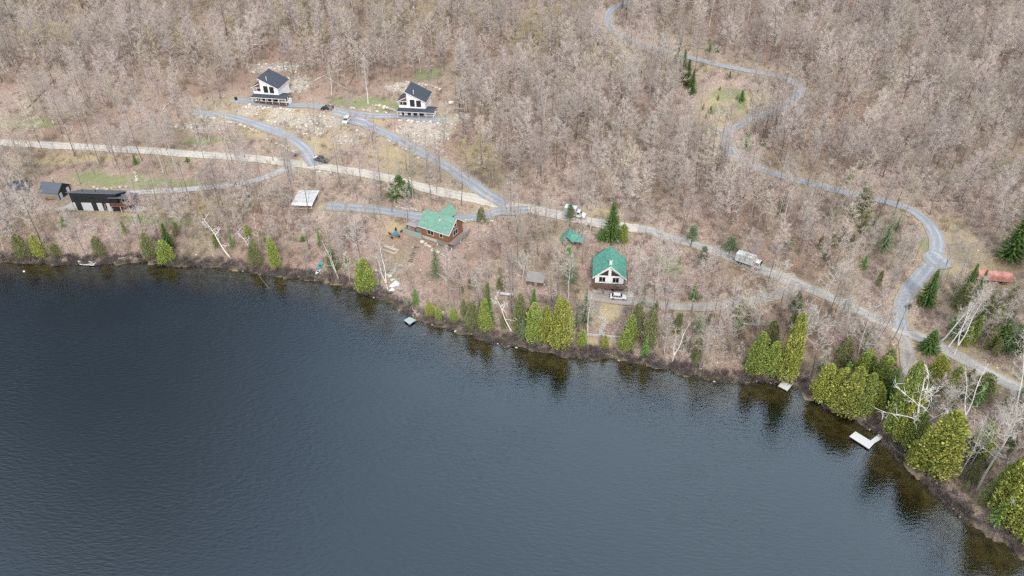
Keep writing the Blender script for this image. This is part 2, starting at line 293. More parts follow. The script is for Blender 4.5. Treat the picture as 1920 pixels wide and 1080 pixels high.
# ground
def ground_mat():
    m, nt, b = new_mat('forest_floor'); L = nt.links.new; b.inputs['Roughness'].default_value = 0.95; b.inputs['Specular IOR Level'].default_value = 0.1
    tc = N(nt, 'ShaderNodeTexCoord')
    def noise(sc, det=4, ro=.6, st=None):
        n = N(nt, 'ShaderNodeTexNoise', Scale=sc, Detail=float(det), Roughness=ro)
        if st:
            mp = N(nt, 'ShaderNodeMapping'); mp.inputs['Scale'].default_value = st; L(tc.outputs['Object'], mp.inputs[0]); L(mp.outputs[0], n.inputs['Vector'])
        else: L(tc.outputs['Object'], n.inputs['Vector'])
        return n.outputs['Fac']
    def rng_(s, a, b_, c=0., d=1.):
        r = N(nt, 'ShaderNodeMapRange'); r.inputs['From Min'].default_value = a; r.inputs['From Max'].default_value = b_; r.inputs['To Min'].default_value = c; r.inputs['To Max'].default_value = d; L(s, r.inputs['Value']); return r.outputs[0]
    def mix(f, A, B, mode='MIX'):
        x = N(nt, 'ShaderNodeMix', data_type='RGBA'); x.blend_type = mode
        if isinstance(f, float): x.inputs['Factor'].default_value = f
        else: L(f, x.inputs['Factor'])
        for nm, v in (('A', A), ('B', B)):
            if isinstance(v, tuple): x.inputs[nm].default_value = (*v, 1)
            else: L(v, x.inputs[nm])
        return x.outputs['Result']
    def mul(a, b_):
        x = N(nt, 'ShaderNodeMath', operation='MULTIPLY'); x.use_clamp = True
        for i, v in enumerate((a, b_)):
            if isinstance(v, float): x.inputs[i].default_value = v
            else: L(v, x.inputs[i])
        return x.outputs[0]
    fine = noise(2.6, 6, .72); mid = noise(.35, 4); big = noise(.045, 3); big2 = noise(.021, 2)
    leaf = mix(rng_(fine, .38, .62), (.24,.165,.135), (.62,.485,.41))
    leaf = mix(mul(rng_(noise(1.1, 5, .7), .50, .64), .65), leaf, (.20,.14,.11))
    leaf = mix(mul(rng_(mid, .45, .68), .6), leaf, (.40,.32,.25))
    leaf = mix(mul(rng_(big, .46, .62), .65), leaf, mix(rng_(fine, .3, .7), (.17,.15,.085), (.38,.34,.22)))
    leaf = mix(mul(rng_(big2, .46, .60), .6), leaf, mix(rng_(fine, .3, .7), (.17,.10,.07), (.42,.28,.21)))
    # small pale stones and dark sticks in the litter
    vo = N(nt, 'ShaderNodeTexVoronoi', Scale=.55); L(tc.outputs['Object'], vo.inputs['Vector'])
    leaf = mix(mul(rng_(vo.outputs['Distance'], .10, .05), rng_(mid, .5, .55)), leaf, (.62,.58,.52))
    st = noise(1.0, 5, .7, (1.2, .35, 1)); leaf = mix(mul(rng_(st, .60, .68), .6), leaf, (.13,.10,.085))
    def attr(n):
        a = N(nt, 'ShaderNodeAttribute'); a.attribute_name = n; return a.outputs['Fac']
    edge = rng_(noise(.5, 5, .7), .3, .7, -.35, .35)
    def masked(n, amt=1.0):
        ad = N(nt, 'ShaderNodeMath', operation='ADD'); L(attr(n), ad.inputs[0]); L(edge, ad.inputs[1]); return mul(rng_(ad.outputs[0], .3, .75), amt)
    g1 = mix(rng_(fine, .3, .7), (.16,.20,.085), (.33,.34,.18))
    d1 = mix(rng_(fine, .3, .7), (.34,.27,.15), (.55,.45,.28))
    s1 = mix(rng_(fine, .35, .62), (.27,.23,.17), (.64,.59,.51))
    col = mix(masked('dry', .85), leaf, d1); col = mix(masked('grass', .85), col, g1); col = mix(masked('stony', .8), col, s1)
    col = mix(attr('bank'), col, mix(rng_(fine, .3, .7), (.05,.042,.04), (.17,.145,.13)))
    bed = mix(rng_(noise(.6, 4), .35, .65), (.12,.095,.045), (.34,.275,.13))
    col = mix(attr('bed'), col, bed)
    L(col, b.inputs['Base Color'])
    bp = N(nt, 'ShaderNodeBump', Strength=.9, Distance=.25); L(fine, bp.inputs['Height']); L(bp.outputs[0], b.inputs['Normal'])
    return m
M['ground'] = ground_mat()
def gravel_mat(name, c1, c2, track, tfac=.5):
    m, nt, b = new_mat(name); L = nt.links.new; b.inputs['Roughness'].default_value = 0.95; b.inputs['Specular IOR Level'].default_value = 0.15
    tc = N(nt, 'ShaderNodeTexCoord'); n1 = N(nt, 'ShaderNodeTexNoise', Scale=2.2, Detail=6.0, Roughness=.75); L(tc.outputs['Object'], n1.inputs['Vector'])
    n2 = N(nt, 'ShaderNodeTexNoise', Scale=.12, Detail=3.0); L(tc.outputs['Object'], n2.inputs['Vector'])
    a = N(nt, 'ShaderNodeAttribute'); a.attribute_name = 'across'
    sn = N(nt, 'ShaderNodeMath', operation='PINGPONG'); sn.inputs[1].default_value = .5
    r0 = N(nt, 'ShaderNodeMapRange'); r0.inputs['From Min'].default_value = .34; r0.inputs['From Max'].default_value = .68; L(n1.outputs['Fac'], r0.inputs['Value'])
    x = N(nt, 'ShaderNodeMix', data_type='RGBA'); x.inputs['A'].default_value = (*c1, 1); x.inputs['B'].default_value = (*c2, 1); L(r0.outputs[0], x.inputs['Factor'])
    # wheel tracks at about a quarter and three quarters of the width
    ab = N(nt, 'ShaderNodeMath', operation='ABSOLUTE'); L(a.outputs['Fac'], ab.inputs[0])
    sb = N(nt, 'ShaderNodeMath', operation='SUBTRACT'); L(ab.outputs[0], sb.inputs[0]); sb.inputs[1].default_value = .42
    a2 = N(nt, 'ShaderNodeMath', operation='ABSOLUTE'); L(sb.outputs[0], a2.inputs[0])
    r1 = N(nt, 'ShaderNodeMapRange'); r1.inputs['From Min'].default_value = .22; r1.inputs['From Max'].default_value = .04; L(a2.outputs[0], r1.inputs['Value'])
    r2 = N(nt, 'ShaderNodeMapRange'); r2.inputs['From Min'].default_value = .35; r2.inputs['From Max'].default_value = .6; L(n2.outputs['Fac'], r2.inputs['Value'])
    mu = N(nt, 'ShaderNodeMath', operation='MULTIPLY'); L(r1.outputs[0], mu.inputs[0]); L(r2.outputs[0], mu.inputs[1])
    m3 = N(nt, 'ShaderNodeMath', operation='MULTIPLY'); L(mu.outputs[0], m3.inputs[0]); m3.inputs[1].default_value = tfac
    y = N(nt, 'ShaderNodeMix', data_type='RGBA'); L(m3.outputs[0], y.inputs['Factor']); L(x.outputs['Result'], y.inputs['A']); y.inputs['B'].default_value = (*track, 1)
    # ragged shoulders: litter and dead grass creep over the edge
    n3 = N(nt, 'ShaderNodeTexNoise', Scale=.9, Detail=5.0, Roughness=.7); L(tc.outputs['Object'], n3.inputs['Vector'])
    ea = N(nt, 'ShaderNodeMath', operation='MULTIPLY_ADD'); L(n3.outputs['Fac'], ea.inputs[0]); ea.inputs[1].default_value = .9; L(ab.outputs[0], ea.inputs[2])
    er = N(nt, 'ShaderNodeMapRange'); er.inputs['From Min'].default_value = 1.22; er.inputs['From Max'].default_value = 1.40; L(ea.outputs[0], er.inputs['Value'])
    z = N(nt, 'ShaderNodeMix', data_type='RGBA'); L(er.outputs[0], z.inputs['Factor']); L(y.outputs['Result'], z.inputs['A']); sh = N(nt, 'ShaderNodeMix', data_type='RGBA'); L(r0.outputs[0], sh.inputs['Factor']); sh.inputs['A'].default_value = (.25,.18,.13,1); sh.inputs['B'].default_value = (.53,.44,.34,1)
    L(sh.outputs['Result'], z.inputs['B']); L(z.outputs['Result'], b.inputs['Base Color']); return m
M['road'] = gravel_mat('pale_gravel', (.50,.46,.40), (.72,.67,.59), (.40,.37,.33), .5)
M['drive'] = gravel_mat('blue_grey_gravel', (.25,.27,.295), (.38,.40,.425), (.48,.50,.52), .7)
M['drive2'] = gravel_mat('light_gravel', (.38,.38,.38), (.54,.54,.53), (.60,.60,.60), .6)
M['road2'] = gravel_mat('grey_gravel', (.34,.32,.29), (.52,.49,.45), (.56,.54,.51), .8)
M['lane'] = gravel_mat('old_gravel', (.30,.27,.24), (.44,.40,.36), (.46,.43,.41), .6)

# ------------------------------------------------------------------ mesh helpers
class MB:
    def __init__(s): s.v = []; s.f = []
    def box(s, x0, x1, y0, y1, z0, z1):
        n = len(s.v); s.v += [(x0,y0,z0),(x1,y0,z0),(x1,y1,z0),(x0,y1,z0),(x0,y0,z1),(x1,y0,z1),(x1,y1,z1),(x0,y1,z1)]
        s.f += [tuple(n+i for i in q) for q in ((3,2,1,0),(4,5,6,7),(0,1,5,4),(1,2,6,5),(2,3,7,6),(3,0,4,7))]; return s
    def prism(s, poly, a0, a1, axis='y'):
        """poly in (x,z) extruded along y, in (y,z) along x, or in (x,y) along z"""
        n = len(s.v); k = len(poly)
        for a in (a0, a1):
            for p, q in poly: s.v.append((p, a, q) if axis == 'y' else (a, p, q) if axis == 'x' else (p, q, a))
        s.f += [tuple(n+i for i in range(k)), tuple(n+k+i for i in reversed(range(k)))]
        for i in range(k): j = (i+1) % k; s.f.append((n+j, n+i, n+k+i, n+k+j))
        return s
    def slab(s, pts, t):
        """a sheet of thickness t below the given quad / polygon"""
        n = len(s.v); k = len(pts); a = Vector(pts[0]); nn = (Vector(pts[1]) - a).cross(Vector(pts[2]) - a).normalized()
        if nn.z < 0: nn = -nn; 
        for p in pts: s.v.append(tuple(p))
        for p in pts: s.v.append(tuple(Vector(p) - nn * t))
        s.f += [tuple(n+i for i in range(k)), tuple(n+k+i for i in reversed(range(k)))]
        for i in range(k): j = (i+1) % k; s.f.append((n+j, n+i, n+k+i, n+k+j))
        return s
    def tube(s, pts, rad, k=5, cap=True):
        pts = [Vector(p) for p in pts]; n0 = len(s.v); m = len(pts)
        for i, p in enumerate(pts):
            d = (pts[min(i+1, m-1)] - pts[max(i-1, 0)]).normalized()
            a = d.cross(Vector((0.31, 0.95, 0.07))); 
            if a.length < .05: a = d.cross(Vector((1, 0, 0)))
            a.normalize(); b = d.cross(a)
            r = rad[i] if hasattr(rad, '__len__') else rad
            for j in range(k):
                t = 2 * math.pi * j / k; s.v.append(tuple(p + (a * math.cos(t) + b * math.sin(t)) * r))
        for i in range(m - 1):
            for j in range(k):
                q = (j + 1) % k; s.f.append((n0+i*k+j, n0+i*k+q, n0+(i+1)*k+q, n0+(i+1)*k+j))
        if cap: s.f += [tuple(n0+j for j in reversed(range(k))), tuple(n0+(m-1)*k+j for j in range(k))]
        return s
    def blade(s, p, q, wd, side):
        n = len(s.v); s.v += [tuple(p - side * wd), tuple(p + side * wd), tuple(q)]; s.f.append((n, n+1, n+2))
    def bar(s, p, q, w_, h_):
        """rectangular bar from p to q"""
        p, q = Vector(p), Vector(q); d = (q - p).normalized(); a = d.cross(Vector((0, 0, 1)))
        if a.length < .05: a = Vector((1, 0, 0))
        a.normalize(); b = a.cross(d); n = len(s.v)
        for c in (p, q):
            for sa, sb in ((-1,-1),(1,-1),(1,1),(-1,1)): s.v.append(tuple(c + a * sa * w_/2 + b * sb * h_/2))
        s.f += [tuple(n+i for i in f) for f in ((0,1,2,3),(7,6,5,4),(0,4,5,1),(1,5,6,2),(2,6,7,3),(3,7,4,0))]; return s
    def mesh(s, name, mats):
        me = bpy.data.meshes.new(name); me.from_pydata(s.v, [], s.f)
        for m_ in (mats if isinstance(mats, (list, tuple)) else [mats]): me.materials.append(M[m_] if isinstance(m_, str) else m_)
        return me
    def build(s, name, mats, parent=None, bevel=0, smooth=False):
        me = s.mesh(name, mats); o = bpy.data.objects.new(name, me); C.objects.link(o); o.parent = parent
        if bevel:
            b = o.modifiers.new('bevel', 'BEVEL'); b.width = bevel; b.segments = 2; b.limit_method = 'ANGLE'
        if smooth: me.polygons.foreach_set('use_smooth', [True] * len(me.polygons))
        return o
def tag(o, label=None, cat=None, group=None, kind=None):
    if label: o['label'] = label
    if cat: o['category'] = cat
    if group: o['group'] = group
    if kind: o['kind'] = kind
    return o
def empty(name, loc, rz=0, label=None, cat=None, group=None, sc=None):
    o = bpy.data.objects.new(name, None); C.objects.link(o); o.location = loc; o.rotation_euler = (0, 0, rz); o.empty_display_size = .5
    if sc: o.scale = sc
    return tag(o, label, cat, group)
def child(name, me, parent):
    o = bpy.data.objects.new(name, me); C.objects.link(o); o.parent = parent; return o

# ------------------------------------------------------------------ the land
def blob(u, v, ru, rv):
    x, y = cast(u, v, hz); xa, ya = cast(u + ru, v, hz); xb, yb = cast(u, v - rv, hz)
    return x, y, abs(xa - x) + .1, abs(yb - y) + .1
BL = {'grass': [(235,338,110,10),(330,345,110,9),(165,330,40,8),(680,192,50,9),(735,200,40,8),(640,190,25,8),(1366,176,30,13),(1348,206,14,12),(1390,196,14,8),(1738,462,14,22),(800,140,30,8),(380,262,40,8),(330,415,40,10),(270,412,35,8),(60,232,50,10),(1260,500,25,20)],
 'dry': [(1790,430,35,35),(1330,235,35,20),(1362,200,46,36),(740,290,60,28),(740,428,25,14),(905,290,35,22),(1010,70,60,40),(1150,100,60,40),(620,270,60,25),(400,385,90,16),(260,400,80,12),(1850,520,90,25),(1760,650,120,14),(1420,185,50,14),(540,215,70,14),(450,255,60,14),(1140,582,28,16),(1120,640,40,8),(1070,400,110,8),(130,300,150,10),(1300,130,60,10),(1510,545,40,6)],
 'stony': [(545,222,58,16),(600,235,45,20),(470,205,40,8),(790,246,55,20),(770,262,30,12),(515,128,50,8),(760,163,36,9),(655,262,28,12),(390,235,60,6),(830,240,22,14),(900,300,14,10),(420,235,90,6),(640,325,60,5),(560,160,25,16),(1350,248,14,10),(860,222,18,10)]}
for k in BL: BL[k] = [blob(*b) for b in BL[k]]
def field(k, x, y):
    s = np.zeros(np.shape(x))
    for bx, by, rx, ry in BL[k]: s = np.maximum(s, np.clip(1.35 - np.sqrt(((x-bx)/rx)**2 + ((y-by)/ry)**2) * .9, 0, 1))
    return s
me = bpy.data.meshes.new('terrain'); nx, ny = len(gx), len(gy)
me.vertices.add(nx * ny); co = np.stack([GX, GY, GZ], -1).reshape(-1); me.vertices.foreach_set('co', co)
I = np.arange(nx * ny).reshape(ny, nx); a, b, c, d = I[:-1, :-1].ravel(), I[:-1, 1:].ravel(), I[1:, 1:].ravel(), I[1:, :-1].ravel()
tri = np.concatenate([np.stack([a, b, c], 1), np.stack([a, c, d], 1)]); nf = len(tri)
me.loops.add(nf * 3); me.loops.foreach_set('vertex_index', tri.ravel().astype(np.int32)); me.polygons.add(nf)
me.polygons.foreach_set('loop_start', np.arange(0, nf * 3, 3, dtype=np.int32)); me.polygons.foreach_set('loop_total', np.full(nf, 3, dtype=np.int32))
me.polygons.foreach_set('use_smooth', np.ones(nf, bool)); me.update(); me.validate()
SD = shore_d(GX, GY)
fx = {k: field(k, GX, GY) for k in BL}
rd = np.clip(1 - ROADD / 2.2, 0, 1); fx['dry'] = np.maximum(fx['dry'], rd * .75)
for k in ('grass', 'dry', 'stony'):
    at = me.attributes.new(k, 'FLOAT', 'POINT'); at.data.foreach_set('value', fx[k].ravel().astype(np.float32))
at = me.attributes.new('bank', 'FLOAT', 'POINT'); at.data.foreach_set('value', (np.clip((1.0 - GZ) / .5, 0, 1) * np.clip(.9 + .35 * wob(GX, GY, 9, 3), .35, 1) * (GZ > -.1)).ravel().astype(np.float32))
at = me.attributes.new('bed', 'FLOAT', 'POINT'); at.data.foreach_set('value', np.clip((0.02 - GZ) / .08, 0, 1).ravel().astype(np.float32))
me.materials.append(M['ground'])
terrain = bpy.data.objects.new('terrain', me); C.objects.link(terrain); tag(terrain, kind='structure')
# roads
for k, (nm, c, zz, wd, mk) in enumerate(RW):
    n = len(c); tn = np.gradient(c, axis=0); tn /= np.linalg.norm(tn, axis=1)[:, None] + 1e-9; nn = np.stack([-tn[:, 1], tn[:, 0]], 1)
    K = 9; V = []; A = []
    wl = wd/2 * (1 + .10 * np.array([math.sin(i*.5+k) * .5 + math.sin(i*.2) + rnd.uniform(-.7,.7) for i in range(n)]) * .7)
    wr = wd/2 * (1 + .10 * np.array([math.sin(i*.4+k*2) * .5 + math.sin(i*.16+1) + rnd.uniform(-.7,.7) for i in range(n)]) * .7)
    if nm in ('turning_apron', 'parking_apron'):
        e = np.sin(np.linspace(.5, math.pi - .35, n)); wl *= e; wr *= e
    for i in range(n):
        for j in range(K):
            s = -1 + 2 * j / (K - 1); o_ = s * (wl[i] if s < 0 else wr[i]); p = c[i] + nn[i] * o_; V.append((p[0], p[1])); A.append(s)
    V = np.array(V); z = hz(V[:, 0], V[:, 1]) + .09 + .008 * k
    mb = MB(); mb.v = [(x, y, float(q)) for (x, y), q in zip(V, z)]
    mb.f = [(i*K+j, (i+1)*K+j, (i+1)*K+j+1, i*K+j+1) for i in range(n-1) for j in range(K-1)]
    # keep faces pointing up
    o = mb.build(nm, mk, smooth=True); at = o.data.attributes.new('across', 'FLOAT', 'POINT'); at.data.foreach_set('value', A); tag(o, kind='structure')

# water: a closed body with brown-tinted absorption, rippled surface
def water_mat():
    m = bpy.data.materials.new('lake_water'); m.use_nodes = True; nt = m.node_tree; nt.nodes.clear(); L = nt.links.new
    out = N(nt, 'ShaderNodeOutputMaterial'); tr = N(nt, 'ShaderNodeBsdfTransparent'); gl = N(nt, 'ShaderNodeBsdfGlossy'); gl.inputs['Roughness'].default_value = .16
    gl.inputs['Color'].default_value = (.70, .87, 1, 1)
    fr = N(nt, 'ShaderNodeFresnel', IOR=1.8); mxs = N(nt, 'ShaderNodeMixShader')
    tc = N(nt, 'ShaderNodeTexCoord'); mp = N(nt, 'ShaderNodeMapping'); mp.inputs['Rotation'].default_value = (0, 0, R(28)); mp.inputs['Scale'].default_value = (.55, 1.6, 1)
    n1 = N(nt, 'ShaderNodeTexNoise', Scale=1.1, Detail=3.0, Roughness=.55, Distortion=.4); n2 = N(nt, 'ShaderNodeTexNoise', Scale=.035, Detail=3.0)
    L(tc.outputs['Object'], mp.inputs[0]); L(mp.outputs[0], n1.inputs['Vector']); L(tc.outputs['Object'], n2.inputs['Vector'])
    st = N(nt, 'ShaderNodeMapRange'); st.inputs['From Min'].default_value = .35; st.inputs['From Max'].default_value = .65; st.inputs['To Min'].default_value = .18; st.inputs['To Max'].default_value = .48; L(n2.outputs['Fac'], st.inputs['Value'])
    bp = N(nt, 'ShaderNodeBump', Distance=.2); L(st.outputs[0], bp.inputs['Strength']); L(n1.outputs['Fac'], bp.inputs['Height'])
    L(bp.outputs[0], gl.inputs['Normal']); L(bp.outputs[0], fr.inputs['Normal'])
    L(fr.outputs[0], mxs.inputs[0]); L(tr.outputs[0], mxs.inputs[1]); L(gl.outputs[0], mxs.inputs[2]); L(mxs.outputs[0], out.inputs['Surface'])
    ca = N(nt, 'ShaderNodeAttribute'); ca.attribute_name = 'clear'; L(ca.outputs['Color'], tr.inputs['Color'])
    va = N(nt, 'ShaderNodeVolumeAbsorption', Density=.9); va.inputs['Color'].default_value = (.55, .38, .06, 1); L(va.outputs[0], out.inputs['Volume'])
    return m
M['water'] = water_mat()
wx = np.concatenate([[-2300, -1200, -700, -450, -330], np.arange(-270, 301, 3.0), [340, 420, 600, 1000, 1600, 2300]]); wy = np.concatenate([[-850, -400, -150, -40, 0], np.arange(30, 226, 3.0), [240, 300, 450, 700]])
WX, WY = np.meshgrid(wx, wy); wd_ = shore_d(WX, WY); n_ = len(wx); m_ = len(wy); mb = MB(); mb.v = [(float(a), float(b), 0.0) for a, b in zip(WX.ravel(), WY.ravel())]
mb.f = [(j*n_+i, j*n_+i+1, (j+1)*n_+i+1, (j+1)*n_+i) for j in range(m_-1) for i in range(n_-1)]
ring = [i for i in range(n_)] + [j*n_+n_-1 for j in range(1, m_)] + [(m_-1)*n_+i for i in range(n_-2, -1, -1)] + [j*n_ for j in range(m_-2, 0, -1)]
b0 = len(mb.v); mb.v += [(mb.v[k][0], mb.v[k][1], -60.0) for k in ring]; q_ = len(ring)
mb.f += [(ring[(k+1) % q_], ring[k], b0+k, b0+(k+1) % q_) for k in range(q_)] + [tuple(b0+k for k in reversed(range(q_)))]
wb = mb.build('lake_water', 'water'); tag(wb, kind='structure')
# how clearly the bed can be seen: clear in the shallows, no light comes back from the deep
cl = np.clip((wd_ + 23) / 10, 0, 1); cl = cl*cl*(3-2*cl); at = wb.data.attributes.new('clear', 'FLOAT', 'POINT'); at.data.foreach_set('value', np.concatenate([cl.ravel(), np.zeros(q_)]).astype(np.float32))
# ------------------------------------------------------------------ trees
def rdir(r, up=0.0):
    v = Vector((r.gauss(0,1), r.gauss(0,1), r.gauss(0,1))); v.normalize(); v.z += up; return v.normalized()
def bare_tree(seed, h=15, r0=.15, limbs=15, start=.35, spread=3.2, lean=(0,0), subs=8, twigs=9, tw=.0175, fork=False, el=(8, 60), crook=.5, lr=.42):
    """returns (trunk builder, crown builder) of a leafless hardwood"""
    r = random.Random(seed); T = MB(); K = MB()
    def stem(base, top, rad, n=8, wig=.25):
        pts = []; ph = r.uniform(0, 6)
        for i in range(n + 1):
            t = i / n; p = base.lerp(top, t); p = p + Vector((math.sin(t*4+ph), math.cos(t*3.3+ph), 0)) * wig * math.sin(math.pi * min(t*1.1, 1)); pts.append(p)
        T.tube(pts, [rad * (1 - .82 * (i / n)) * (1.35 if i == 0 else 1) for i in range(n + 1)], 5, cap=False); return pts
    top = Vector((lean[0] + r.uniform(-.5,.5), lean[1] + r.uniform(-.5,.5), h)); stems = []
    if fork:
        f = Vector((top.x * .3, top.y * .3, h * r.uniform(.18,.35))); stem(Vector((0,0,-.5)), f, r0, 4, .05)
        a = r.uniform(0, 6.28)
        for s in (1, -1): stems.append(stem(f, top + Vector((math.cos(a), math.sin(a), 0)) * s * spread * .45 + Vector((0,0,-.1*h if s<0 else 0)), r0 * .75))
    else: stems.append(stem(Vector((0,0,-.5)), top, r0))
    for si, pts in enumerate(stems):
        nl = limbs if len(stems) == 1 else int(limbs * .65); az = r.uniform(0, 6.28); s0 = start if len(stems) == 1 else .2
        for k in range(nl):
            t = s0 + (.98 - s0) * (k + r.random()*.8) / nl; i = min(int(t * (len(pts)-1)), len(pts)-2); fr = t * (len(pts)-1) - i; b = pts[i].lerp(pts[i+1], fr)
            az += 2.4 + r.uniform(-.5,.5); e = R(el[0] + (el[1]-el[0]) * ((t - s0) / (1 - s0)) ** 1.3 + r.uniform(-10, 10))
            ln = spread * (1.15 - .75 * ((t - s0) / (1 - s0)) ** 1.6) * r.uniform(.65, 1.15) / (1 if len(stems) == 1 else 1.3); d = Vector((math.cos(az)*math.cos(e), math.sin(az)*math.cos(e), math.sin(e)))
            lp = [b]; dd = d.copy()
            for q in range(4):
                dd = (dd + Vector((r.uniform(-crook,crook)*.6, r.uniform(-crook,crook)*.6, (.07 + r.uniform(-crook,crook)*.35)))).normalized(); lp.append(lp[-1] + dd * ln / 4)
            rr = r0 * lr * (1 - .6 * t) ; (K).tube(lp, [rr, rr*.75, rr*.5, rr*.32, .012], 3, cap=False)
            for q in range(subs):
                u = .25 + .75 * (q + r.random()) / subs; ii = min(int(u*4), 3); p = lp[ii].lerp(lp[ii+1], u*4-ii)
                sd = (dd * .75 + rdir(r, .15) * .95).normalized(); sl = ln * r.uniform(.28, .48) * (1.15 - .5*u); qd = (sd + Vector((0,0,.14)) + rdir(r)*.2).normalized()
                m_ = p + sd * sl * .5; e_ = m_ + qd * sl * .5; K.tube([p, m_, e_], [rr*.34+.006, rr*.2+.006, .006], 3, cap=False)
                for z in range(twigs):
                    g = r.random(); s_ = p.lerp(m_, g*2) if g < .5 else m_.lerp(e_, g*2-1); td = (qd * .6 + rdir(r, .2)).normalized(); s2 = s_ + td * r.uniform(.45, 1.05) * (.35 + .18*spread)
                    K.blade(s_, s2, tw, td.cross(rdir(r)).normalized())
    return T, K
def bush(seed, h=1.6, n=26, tw=.022, wide=1.0):
    r = random.Random(seed); K = MB()
    for k in range(n):
        a = r.uniform(0, 6.28); e = R(r.uniform(25, 85)); b = Vector((r.gauss(0,.35)*wide, r.gauss(0,.35)*wide, -.1)); d = Vector((math.cos(a)*math.cos(e)*wide, math.sin(a)*math.cos(e)*wide, math.sin(e))).normalized(); l = h * r.uniform(.5, 1.1)
        m_ = b + d * l * .5; e_ = m_ + (d + Vector((0,0,.2)) + rdir(r)*.25).normalized() * l * .5
        K.blade(b, e_, tw*1.3, d.cross(rdir(r)).normalized())
        for z in range(5):
            g = r.uniform(.25, 1); s_ = b.lerp(e_, g); td = (d + rdir(r,.2)*.9).normalized(); K.blade(s_, s_ + td * l * r.uniform(.2,.4), tw, td.cross(rdir(r)).normalized())
    return K
def leafc(K, p, nrm, up, s, r):
    """a small pointed spray: two triangles sharing an edge"""
    side = nrm.cross(up)
    if side.length < .05: side = Vector((1,0,0))
    side.normalize(); n = len(K.v)
    K.v += [tuple(p - side*s*.5), tuple(p + side*s*.5), tuple(p + up*s*1.1), tuple(p - up*s*.6 + nrm*s*.15)]
    K.f += [(n, n+1, n+2), (n, n+3, n+1)]
def cedar(seed, n=9500, leaf=.14, tops=None):
    """northern white cedar, 10 m tall: several dense rounded leaders grown together"""
    r = random.Random(seed); T = MB(); K = MB(); h = 10.0
    T.tube([(0,0,-.5),(.05,0,3),(0,.05,8.5)], [.2,.14,.03], 6)
    lobes = [(0, 0, h, 1.55, .1)]
    for k in range(tops or r.randint(4, 6)):
        a = k * 1.9 + r.uniform(-.5,.5); o = r.uniform(.7, 1.5); lobes.append((math.cos(a)*o, math.sin(a)*o, h * r.uniform(.45, .93), r.uniform(.8, 1.15), .1))
    wsum = sum(q[2]*q[3] for q in lobes)
    for (lx, ly, lh, lr_, z0) in lobes:
        ph = [r.uniform(0, 6.28) for _ in range(6)]
        for i in range(int(n * lh * lr_ / wsum)):
            t = r.random() ** .85; a = r.uniform(0, 6.28)
            prof = math.sqrt(max(0, 1 - t ** 3.2)) * (.66 + .34 * min(1, t * 4)) * (1.12 - .36 * t)
            lf = 1 + .13 * math.sin(3*a + ph[0] + 5*t) + .10 * math.sin(5*a + ph[1] - 9*t) + .11 * math.sin(17*t + ph[2] + 2*a) + .08 * math.sin(31*t + ph[3] - 4*a)
            rr = lr_ * prof * lf * (1 - .5 * r.random()**2); out_ = r.random() < .09; rr *= r.uniform(1.05, 1.3) if out_ else 1
            p = Vector((lx*(1-.3*t) + math.cos(a)*rr, ly*(1-.3*t) + math.sin(a)*rr, z0 + t * (lh - .2)))
            nrm = Vector((math.cos(a), math.sin(a), .25 + .5*t)).normalized(); up = (Vector((math.cos(a)*.55, math.sin(a)*.55, .8)) + rdir(r)*.5).normalized()
            leafc(K, p, (nrm + rdir(r)*.5).normalized(), up, leaf * r.uniform(.7, 1.6) * (1.4 if out_ else 1), r)
    return T, K
def spruce(seed, h=12.0, rb=2.4, dens=1.0, gap=0.0, leaf=.26):
    r = random.Random(seed); T = MB(); K = MB(); T.tube([(0,0,-.5),(.04,0,h*.5),(0,0,h-.1)], [.17,.10,.02], 6)
    L_ = int(h * 2.6); z0 = .06
    for k in range(L_):
        t = z0 + (1 - z0) * k / L_; rad = rb * (1 - t) ** .85 * r.uniform(.82, 1.1) + .12; nb = int((7 + 7*(1-t)) * dens); a0 = r.uniform(0, 6.28)
        for j in range(nb):
            if r.random() < gap: continue
            a = a0 + j * 6.283 / nb + r.uniform(-.2,.2); rl = rad * r.uniform(.7, 1.12); dr = -.28 - .25*(1-t)
            st = max(3, int(rl / .22))
            for q in range(st):
                u = (q + .7) / st; rr = rl * u; p = Vector((math.cos(a)*rr, math.sin(a)*rr, t*h + dr*rr*.55 + .25*rr*u*u*.5 + r.uniform(-.05,.05)))
                for s in (-1, 1):
                    da = a + s * (.75 + r.uniform(-.2,.2)); upv = Vector((math.cos(da), math.sin(da), -.12 + r.uniform(-.2,.2))).normalized()
                    leafc(K, p, (Vector((0,0,1)) + rdir(r)*.4).normalized(), upv, leaf * (1.15 - .45*u) * r.uniform(.8,1.25), r)
    for q in range(10): leafc(K, Vector((0,0,h - .1*q)), rdir(r), Vector((0,0,1)), .16, r)
    return T, K
def pine(seed, h=13.0, rb=2.4, tufts=70, start=.35, leaf=.2, per=46):
    r = random.Random(seed); T = MB(); K = MB(); T.tube([(0,0,-.5),(.1,.05,h*.5),(0,0,h-.3)], [.19,.12,.03], 6)
    for k in range(tufts):
        t = start + (1-start) * (k + r.random()) / tufts; a = k*2.4 + r.uniform(-.4,.4); rl = rb * (1.05-t)**.6 * r.uniform(.35, 1.1) + .15
        b = Vector((0, 0, t*h - .3*rl)); e = Vector((math.cos(a)*rl, math.sin(a)*rl, t*h + .12*rl)); T.tube([b, e], [.045*(1.2-t), .012], 3, cap=False)
        for q in range(per):
            g = r.uniform(.45, 1.08); p = b.lerp(e, g) + Vector((r.gauss(0,.26), r.gauss(0,.26), r.gauss(0,.16)))
            leafc(K, p, rdir(r), (rdir(r,.5)), leaf * r.uniform(.5, 1.15), r)
    return T, K
TR = {}
def reg(key, TK, bark, leaf): TR[key] = (TK[0].mesh(key + '_trunk', bark), TK[1].mesh(key + '_crown', leaf))
reg('maple1', bare_tree(1, 16, .17, 17, .42, 3.8), 'bark', 'twig')
reg('maple2', bare_tree(2, 18, .18, 18, .48, 3.5), 'bark', 'twig')
